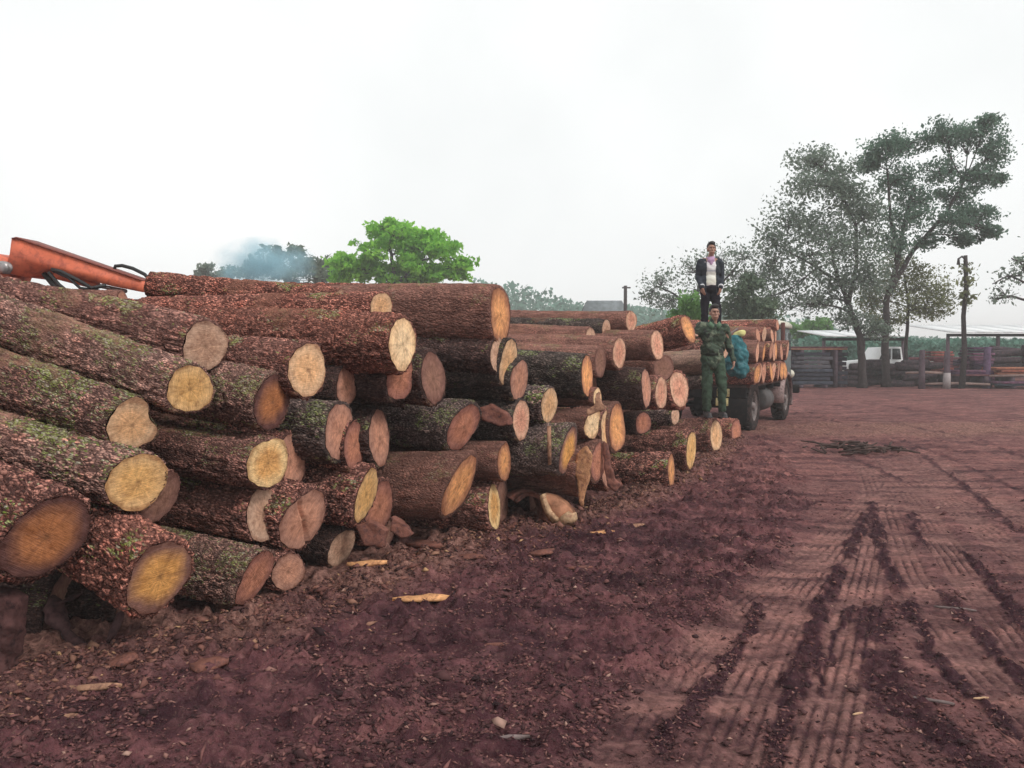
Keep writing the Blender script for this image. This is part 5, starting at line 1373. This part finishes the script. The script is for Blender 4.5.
m_r = [plain('red_board_a', (.30, .10, .085), .85, var=.4), plain('red_board_b', (.36, .16, .11), .85, var=.4), plain('red_board_c', (.16, .06, .07), .85, var=.4)]
m_o = [plain('orange_board_a', (.34, .13, .08), .85, var=.4), plain('orange_board_b', (.34, .11, .075), .85, var=.4), plain('orange_board_c', (.42, .2, .12), .85, var=.4)]
m_p = [plain('purple_board_a', (.10, .05, .095), .85, var=.5), plain('purple_board_b', (.16, .075, .12), .85, var=.5), plain('purple_board_c', (.04, .025, .045), .85, var=.5)]
timber_stack('blue grey weathered timber stack just right of the log truck', 792, 826, 352, 35.6, .12, m_g, 8)
o = timber_stack('thin brown boards lying across the blue grey timber stack', 790, 838, 346.5, 35.9, 1.6, [m_r[2], m_r[1]], 2, jitter=.2)
timber_stack('dark timber rack between the two gate posts', 828, 842, 352, 36.4, .1, m_g[2:] + m_p[2:], 7)
timber_stack('red sawn timber stack beside the whitewashed post', 927, 946, 351, 37, .6, m_r, 8)
timber_stack('purple brown timber stack between the tall pole and the purple post', 966, 986, 347, 36.5, .75, m_p, 8)
timber_stack('orange sawn boards on the long low stack at the right edge', 990, 1090, 367, 35.2, .55, m_o, 3, jitter=.03)
timber_stack('greyish boards near the ground under the orange boards', 992, 1090, 381, 34.8, .1, m_p[:2] + m_g[:1], 2, jitter=.03)
timber_stack('brown boards low between the whitewashed and purple posts', 948, 985, 370, 35.4, .5, m_r[2:] + m_p[:2], 3)
timber_stack('dark purple brown timber wall behind the posts and the tall pole', 906, 1000, 357, 39.2, .1, m_p + m_r[2:], 9, jitter=.04)
# rails
for (x0, x1, y, lab) in ((906, 948, 373, 'pale rail across the posts below the red timber stack'), (990, 1080, 376, 'pale rail in front of the orange boards'), (926, 990, 384, 'low pale rail near the ground below the brown boards')):
    Y = 34.6; o = tag(MB().tube([(wx(x0, Y), Y, wz(y, Y)), (wx((x0 + x1) / 2, Y), Y, wz(y, Y) + .03), (wx(x1, Y), Y, wz(y + .5, Y))], [.05, .06, .05], 7).build('rail', plain('pale_rail', (.28, .19, .17), .85, var=.3), None, True), lab, 'rail')
# dark logs: heaped under the trees, and the stack at the right edge
M_DLOG = plain('old_log', (.042, .032, .04), .95, var=.6, scale=6, dirt=(.12, .075, .075), bumps=.5)
def far_logs(cells, Y, L, label, group, names=None):
    first = None
    mb = MB(); r = .16
    mb.lathe([(0, .02), (0, r * .95), (.02, r), (L * .3, r * 1.06), (L * .7, r * .97), (L - .02, r), (L, r * .95), (L, .02)], (0, 0, 0), (1, 0, 0), 12)
    for i, (px, py) in enumerate(cells):
        Yi = Y + rng.uniform(-.3, .3)
        if first is None: o = first = mb.build('log', M_DLOG, None, True)
        else: o = first.copy(); COL.objects.link(o)
        o.location = (wx(px, Yi), Yi, max(.15, wz(py, Yi))); s_ = rng.uniform(.8, 1.2); o.scale = (rng.uniform(.7, 1.2), s_, s_); o.rotation_euler = (rng.uniform(0, 6), rng.uniform(-.08, .08), rng.uniform(-.25, .25))
        tag(o, names[i] if names else label, 'log', group)
far_logs([(x_, y_) for y_ in (384, 378, 372) for x_ in (845, 862, 884, 902)] + [(850, 367), (872, 366), (896, 366), (912, 367), (862, 364), (902, 364)], 36.5, 1.3, 'dark old log in the heap under the two tree trunks', 'dark logs heaped under the trees')
far_logs([(x_, y_) for y_ in (366, 360, 354, 349) for x_ in (990, 1022, 1055)], 37.6, 1.7, 'dark log in the high stack at the right edge', 'dark logs stacked at the right edge')

# house roof and pole beyond the pile
Y = 60; x = wx(603, Y)
o = thing('house', 'grey roofed hut half hidden beyond the pile', 'house', loc=(x, Y, 0))
mb = MB(); mb.box((0, 0, 1.7), (3.6, 3, 3.4)); mb.build('wall', plain('hut_wall', (.25, .24, .24), .9), o)
mb = MB(); mb.prism([(-2.0, -2, 3.42), (2.0, -2, 3.42), (1.3, -.2, wz(301, Y)), (-1.2, -.2, wz(301, Y))], (0, .12, 0)); mb.prism([(-2.0, 1.7, 3.42), (2.0, 1.7, 3.42), (1.3, -.05, wz(301, Y)), (-1.2, -.05, wz(301, Y))], (0, .12, 0)); mb.build('roof', plain('grey_roof', (.17, .19, .2), .8, var=.3, scale=3), o)
Y = 50; x = wx(625, Y)
o = thing('utility_pole', 'thin distant utility pole above the back of the pile', 'pole', loc=(x, Y, 0))
mb = MB(); mb.tube([(0, 0, 0), (0, 0, 3), (0, 0, wz(286, Y))], [.12, .11, .1], 8); mb.build('shaft', M_TREEBARK, o, True)
mb = MB(); mb.box((.05, 0, wz(288, Y)), (.5, .1, .08)); mb.build('cross_arm', M_TREEBARK, o)

# ------------------------------------------------------------------ smoke and haze
p = at(262, 266, 24)
mb = MB(); ell(mb, p + [0, 0, 0], (1.7, 1.2, .85), 20)
m = bpy.data.materials.new('smoke'); m.use_nodes = True; t = m.node_tree; t.nodes.remove(t.nodes['Principled BSDF'])
pv = t.nodes.new('ShaderNodeVolumePrincipled'); pv.inputs['Color'].default_value = (.55, .86, .98, 1)
tcn = t.nodes.new('ShaderNodeTexCoord')
vm = t.nodes.new('ShaderNodeVectorMath'); vm.operation = 'SUBTRACT'; t.links.new(tcn.outputs['Object'], vm.inputs[0]); vm.inputs[1].default_value = tuple(p)
vd = t.nodes.new('ShaderNodeVectorMath'); vd.operation = 'DIVIDE'; t.links.new(vm.outputs[0], vd.inputs[0]); vd.inputs[1].default_value = (1.7, 1.2, .85)
vl = t.nodes.new('ShaderNodeVectorMath'); vl.operation = 'LENGTH'; t.links.new(vd.outputs[0], vl.inputs[0])
d = math_(t, 'SUBTRACT', 1.0, vl.outputs['Value'])
nz = noise(t, tcn.outputs['Object'], 1.3, 4, .6)
d = math_(t, 'ADD', math_(t, 'MULTIPLY', d, 1.2), math_(t, 'MULTIPLY', math_(t, 'SUBTRACT', nz, .58), 2.2))
d = math_(t, 'MULTIPLY', math_(t, 'MAXIMUM', d, 0.0), 2.6)
t.links.new(d, pv.inputs['Density'])
t.links.new(pv.outputs[0], t.nodes['Material Output'].inputs['Volume'])
tag(mb.build('smoke', m, None, True), 'pale blue smoke drifting up behind the log pile', 'smoke', None, 'stuff')

mb = MB(); mb.box((0, 50, 7.5), (1060, 1200, 18))
m = bpy.data.materials.new('haze'); m.use_nodes = True; t = m.node_tree; t.nodes.remove(t.nodes['Principled BSDF'])
pv = t.nodes.new('ShaderNodeVolumePrincipled'); pv.inputs['Color'].default_value = (.98, 1, 1, 1); pv.inputs['Density'].default_value = .0022
t.links.new(pv.outputs[0], t.nodes['Material Output'].inputs['Volume'])
hz = tag(mb.build('haze', m), 'thin damp haze over the yard', None, None, 'stuff')
